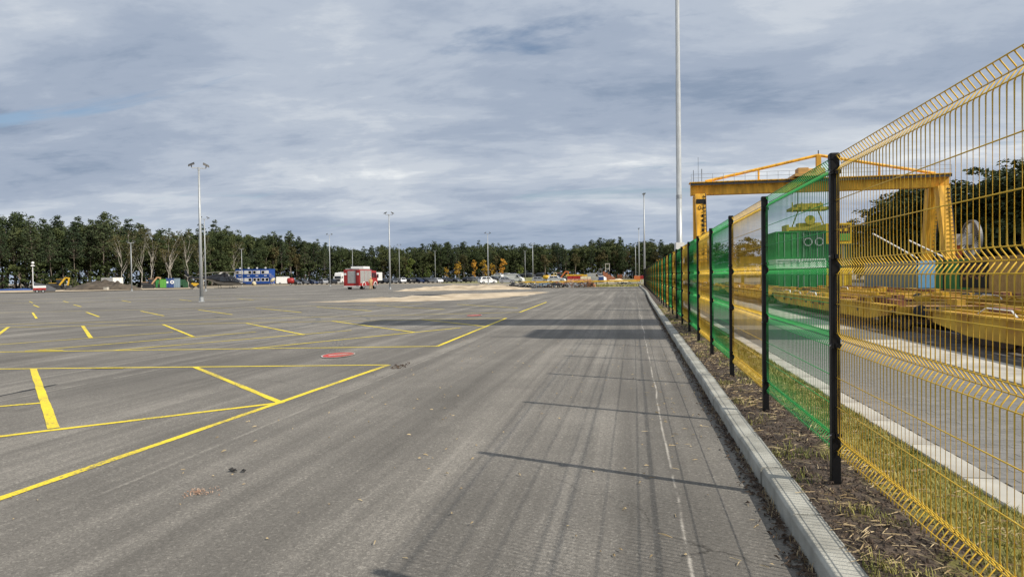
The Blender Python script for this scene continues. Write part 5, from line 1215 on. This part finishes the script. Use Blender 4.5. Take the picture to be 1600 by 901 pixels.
# lighting trailer
p = at(62, 109); o = thing('lighting_trailer', 'red and white trailer with telescopic lamp mast at the left', 'trailer', p, face_cam(p)-PI/2); b = MB(); b.box(-.85, .85, -.55, .55, .45, .80); b.build('lower_body', M_redp, o); b = MB(); b.box(-.85, .85, -.55, .55, .801, 1.12); b.build('upper_body', M_wht, o)
wheelset(o, [(x, y) for x in (-.35, .45) for y in (-.6, .6)], .26, .16); MB().tube([(-.85, 0, .3), (-.85, 0, 4.3)], .06, 8).build('mast', M_wht, o); lh = MB().hexa([(-1.15, -.3, 4.3), (-.5, -.3, 4.3), (-.5, .3, 4.3), (-1.15, .3, 4.3), (-.98, -.2, 4.45), (-.7, -.2, 4.45), (-.7, .2, 4.45), (-.98, .2, 4.45)]).build('lamp_head', M_wht, o); MB().loft([[(-.82+math.cos(2*PI*k/12)*r, math.sin(2*PI*k/12)*r, z) for k in range(12)] for z, r in ((4.6, .05), (4.7, .2), (4.9, .2), (5.0, .06))]).build('lamp_globe', M_wht, o, True)
p = at(68, 128); o = thing('plant_cover', 'dark grey tarpaulin over machinery behind the lighting trailer', 'tarpaulin', p, face_cam(p)-PI/2); b = MB(); b.loft([[(x, -.9, .05), (x, -.6, h), (x, .6, h), (x, .9, .05)] for x, h in ((-1.6, 1.7), (-.6, 1.5), (.8, 1.15), (1.9, .5))]); b.build('sheet', P_('dark_tarpaulin', (0.05, 0.055, 0.065), .7), o); MB().box(-1.5, 1.8, -.7, .7, -.02, .04).build('base', M_dark, o)
# red tank and cream mixer by the office
p = at(454, 205); o = thing('red_tank', 'round bright red tank left of the parked cars', 'tank', p, face_cam(p)-PI/2); MB().loft([[(x, math.cos(2*PI*k/16)*r, 1.25+math.sin(2*PI*k/16)*r) for k in range(16)] for x, r in ((-1.0, .35), (-.8, .85), (.5, .95), (.95, .7), (1.1, .3))]).build('vessel', M_redp, o, True); MB().box(-.9, .9, -.6, .6, .25, .45).build('frame', M_dark, o); wheelset(o, [(0, -.7), (0, .7)], .28, .18)
p = at(397, 205); o = thing('cream_tank', 'cream domed tank in front of the blue office', 'tank', p); MB().loft([[(math.cos(2*PI*k/16)*r, math.sin(2*PI*k/16)*r, z) for k in range(16)] for z, r in ((0, .55), (.5, .68), (.95, .55), (1.2, .2))]).build('vessel', M_cream, o, True); MB().box(-.2, .2, -.75, -.5, .3, .6).build('valve', M_dark, o)
p = at(426, 215); o = thing('concrete_mixer', 'cream concrete mixer right of the blue office', 'mixer', p, face_cam(p)-PI/2); MB().loft([[(math.cos(2*PI*k/14)*r+x, math.sin(2*PI*k/14)*r, z) for k in range(14)] for x, z, r in ((-.3, .9, .35), (-.1, 1.3, .62), (.1, 1.7, .62), (.35, 2.2, .35))]).build('drum', M_cream, o, True); b = MB(); b.beam((-.5, 0, 0), (0, 0, 1.3), .08, .08); b.beam((.6, 0, 0), (0, 0, 1.3), .08, .08); b.build('stand', M_cream, o); wheelset(o, [(-.4, -.5), (-.4, .5)], .25, .1)
row(462, 474, 208, 0, 2.9, ['grey', 'black'], 'just right of the red tank', 'cars beside the red tank', 1, .7)
# ------------------------------------------------------------------ building site and scrap at the end of the road
sr = random.Random(17)
def scrap(px, d, w, h, m, label, seed, cat='scrap'):
    """one jagged heap: crumpled plates, bars and hoops thrown together"""
    q = random.Random(seed); p = at(px, d); o = thing('scrap_heap', label, cat, p, face_cam(p)-PI/2)
    b = MB()
    for k in range(60):
        x = q.gauss(0, w*.28); z = abs(q.gauss(0, h*.22)); a = q.uniform(0, PI); s = q.uniform(.06, .30)
        b.hexa([(x+(dx*math.cos(a)-dy*math.sin(a))*s*q.uniform(.7, 1.3), (dx*math.sin(a)+dy*math.cos(a))*s, max(0, z+dz*s*.5+q.uniform(-.1, .1))) for dz in (-1, 1) for dx, dy in ((-1, -.6), (1, -.6), (1, .6), (-1, .6))])
    b.build('plates', m, o); b = MB()
    for k in range(30):
        x = q.gauss(0, w*.3); z = abs(q.gauss(0, h*.16)); a = q.uniform(0, PI); s = q.uniform(.08, .3)
        b.cbox(x, q.uniform(-.7, .3), z+.06, s, s*.6, s*q.uniform(.2, .8), a)
    b.build('rubble', q.choice((M_soilheap, M_dark, M_slab, M_chip)), o)
    b = MB()
    for k in range(9):
        x = q.gauss(0, w*.3); b.tube([(x, q.uniform(-.6, .2), 0), (x+q.gauss(0, .6), q.uniform(-.6, .4), h*q.uniform(.3, .7)), (x+q.gauss(0, 1.0), q.uniform(-.6, .4), h*q.uniform(.1, .9))], .035, 5)
    b.build('bars', q.choice((M_rust2, M_gry, M_dark)), o)
for (px, d, w, h, m, l, s) in ((805, 94, 3.0, 1.0, M_dark, 'dark scrap heap at the left end of the debris line', 1), (822, 96, 2.2, 1.2, M_cream, 'olive and cream debris heap left of the tyres', 2), (836, 95, 2.4, 1.0, M_dark, 'black scrap heap with pipes below the tall lamp post', 3), (852, 94, 2.4, 1.1, M_gblue, 'grey-blue scrap heap in the middle of the debris line', 4), (866, 94, 2.4, 1.2, M_dark, 'dark hooped scrap heap beside the rusty one', 5), (882, 95, 2.8, 1.3, M_rust2, 'reddish rusty scrap heap in the debris line', 6), (902, 94, 3.0, 1.1, M_gry, 'grey scrap heap below the yellow boards', 7), (918, 95, 2.2, 1.2, M_rust2, 'rusty scrap heap left of the white van', 8), (978, 104, 2.0, .8, M_gry, 'small grey debris pile near the end of the road', 9), (780, 96, 2.6, .5, M_rust2, 'flat rusty debris on the sand bank', 10)):
    scrap(px, d, w, h, m, l, s)
# long yellow barrier beam on feet
p0_, p1_ = at(812, 108, .0), at(1000, 108, .0); o = thing('yellow_barrier', 'long low yellow barrier behind the debris line', 'barrier', p0_); v = p1_-p0_
MB().beam((0, 0, .72), (v.x, v.y, .72), .12, .22).build('rail', M_yel, o)
for k in range(12): t = k/11; MB().cbox(v.x*t, v.y*t, .30, .14, .3, .6).build('foot', M_dark, o)
# yellow tanks and machines behind
for k, (px, l) in enumerate(((854, 'left one of two round yellow tanks behind the silver car'), (865, 'right one of two round yellow tanks by the orange machine'))):
    p = at(px, 190); o = thing('yellow_tank', l, 'tank', p, face_cam(p)-PI/2); MB().loft([[(x, math.cos(2*PI*i/14)*r, 1.3+math.sin(2*PI*i/14)*r) for i in range(14)] for x, r in ((-1.0, .3), (-.85, .62), (.85, .62), (1.0, .3))]).build('vessel', M_yel, o, True); MB().box(-.8, .8, -.4, .4, 0, .75).build('cradle', M_dark, o)
p = at(871, 180); excavator(p, face_cam(p)-PI/2, 'orange loader with raised arm behind the debris line', 1.05, M_orange)
p = at(881, 182); excavator(p, face_cam(p)+PI/2, 'small pale machine with raised arm beside the orange loader', .95, M_cream)
def stack(px, d, layers, label, name='pallet_stack', cat='pallets'):
    p = at(px, d); o = thing(name, label, cat, p, face_cam(p)-PI/2+.1); z = 0
    for (w, h, m, n) in layers:
        for k in range(n): x = -w/2+w*k/n; MB().box(x+.03, x+w/n-.03, -.6, .6, z+.03, z+h).build('bundle', m, o)
        MB().box(-w/2, w/2, -.55, .55, z, z+.029).build('bearer', M_dark, o); z += h+.001
    return o
M_pink = P_('faded_brick_pack', (0.50, 0.26, 0.17), .9, var=.2); M_pale = P_('cream_pack', (0.60, 0.52, 0.36), .9, var=.15)
stack(898, 160, [(3.6, .9, M_pink, 4), (3.4, .7, M_redp, 3), (4.2, .35, M_yel, 5)], 'stack of red and pink packs topped with yellow boards')
stack(915, 158, [(2.8, .8, M_pink, 3), (2.4, .6, M_pale, 3)], 'cream and pink brick packs right of the yellow boards'); stack(907, 166, [(3.6, 1.5, M_pale, 4), (3.4, .4, M_yel, 3)], 'cream packs with yellow boards behind the pink packs')
p = at(939.5, 160); o = thing('blue_crate', 'dark blue crate in front of the brick stair', 'crate', p, face_cam(p)-PI/2); MB().box(-.62, .62, -.5, .5, .1, 1.3).build('body', M_cblue, o); MB().box(-.66, .66, -.54, .54, 1.301, 1.38).build('lid', M_cblue, o); MB().box(-.55, .55, -.4, .4, 0, .099).build('pallet', M_dark, o)
# stepped brick ruin with white frame
p = at(946, 175); o = thing('brick_ruin', 'stepped ruin of red brick with pale frame on top', 'ruin', p, face_cam(p)-PI/2)
for k in range(7):
    x0_ = -.6+.62*k; z1 = 2.7-.38*k
    for j in range(int(z1/.38)): MB().box(x0_, x0_+.60, -.6+.02*((j+k) % 2), .8, j*.38, j*.38+.365).build('brick_course', M_brick, o)
for z in (.9, 1.5, 2.1): MB().box(-1.2, -.61, -.5, .5, z, z+.2).build('ledge', M_slab, o)
for x in (.0, 1.0): MB().box(x, x+.17, -.1, .1, 2.72, 4.5).build('frame_post', M_slab, o)
MB().box(-.05, 1.22, -.12, .12, 4.501, 4.72).build('frame_head', M_slab, o); MB().box(.171, .999, -.08, .08, 3.3, 3.42).build('frame_rail', M_slab, o)
p = at(938.5, 182); o = thing('steel_frame', 'thin grey steel frame left of the brick ruin', 'frame', p, face_cam(p)-PI/2)
for x in (-.4, .4): MB().box(x-.05, x+.05, -.05, .05, 0, 3.3).build('post', M_gry, o)
MB().box(-.46, .46, -.06, .06, 3.301, 3.4).build('head', M_gry, o)
p = at(972, 176); o = thing('mesh_crate', 'red-brown mesh crates stacked right of the brick ruin', 'crate', p, face_cam(p)-PI/2)
for i in range(7):
    x = -1.2+i*.4; MB().box(x-.03, x+.03, -.05, .05, 0, 1.9).build('bar', M_rust2 if i < 4 else M_slab, o)
for z in (.1, .7, 1.3, 1.85): MB().box(-1.25, 1.25, .051, .11, z-.03, z+.03).build('rung', M_rust2, o)
MB().box(-1.2, .1, .3, .9, .05, 1.7).build('load', M_brick, o)
heap('rubble_heap', at(963, 170), 3.2, 2.0, 1.0, M_pale, 'pale rubble heap in front of the brick ruin', 'heap', 4.0, 18)
# red round sign and orange footing by the posts
p = at(1003, 140); o = thing('red_sign', 'red sign on white legs beside the end of the fence', 'sign', p, face_cam(p)-PI/2); MB().box(-.32, .32, -.04, .04, .75, 1.5).build('board', M_redp, o)
for x in (-.25, .25): MB().box(x-.04, x+.04, .041, .10, 0, 1.2).build('leg', M_wht, o)
for px, d, l in ((993.5, 255, 'orange block at the foot of the farthest lamp post'), (997.5, 190, 'orange block beside the middle lamp post')):
    p = at(px, d); o = thing('orange_block', l, 'block', p); b = MB(); b.hexa([(-.7, -.7, 0), (.7, -.7, 0), (.7, .7, 0), (-.7, .7, 0), (-.55, -.55, 1.4), (.55, -.55, 1.4), (.55, .55, 1.4), (-.55, .55, 1.4)]); b.build('block', M_orange, o); MB().box(-.2, .2, -.2, .2, 1.401, 1.55).build('socket', M_gry, o)
# weeds at the road end
b = MB()
for _ in range(1300):
    px = sr.choice((sr.gauss(965, 14), sr.gauss(990, 8), sr.gauss(942, 8))); p = at(px, 98+sr.random()*10); h = sr.uniform(.08, .42); a = sr.uniform(0, 6.28); w = .05
    b.face([(p.x-w*math.cos(a), p.y-w*math.sin(a), -.05), (p.x+w*math.cos(a), p.y+w*math.sin(a), -.05), (p.x+sr.gauss(0, .12), p.y+sr.gauss(0, .12), h)])
tag(b.build('weeds', M_blade), 'tall green weeds at the far end of the road', 'weeds', None, 'stuff')
for k, (px, py, l) in enumerate(((645, 452.6, 'left one of two dark clods at the near edge of the sand'), (653, 452.8, 'right one of two dark clods at the near edge of the sand'))):
    c = gp(px, py); heap('clod', c, .5, .35, .35, M_soilheap, l, 'clod', 3.0+k, 8)
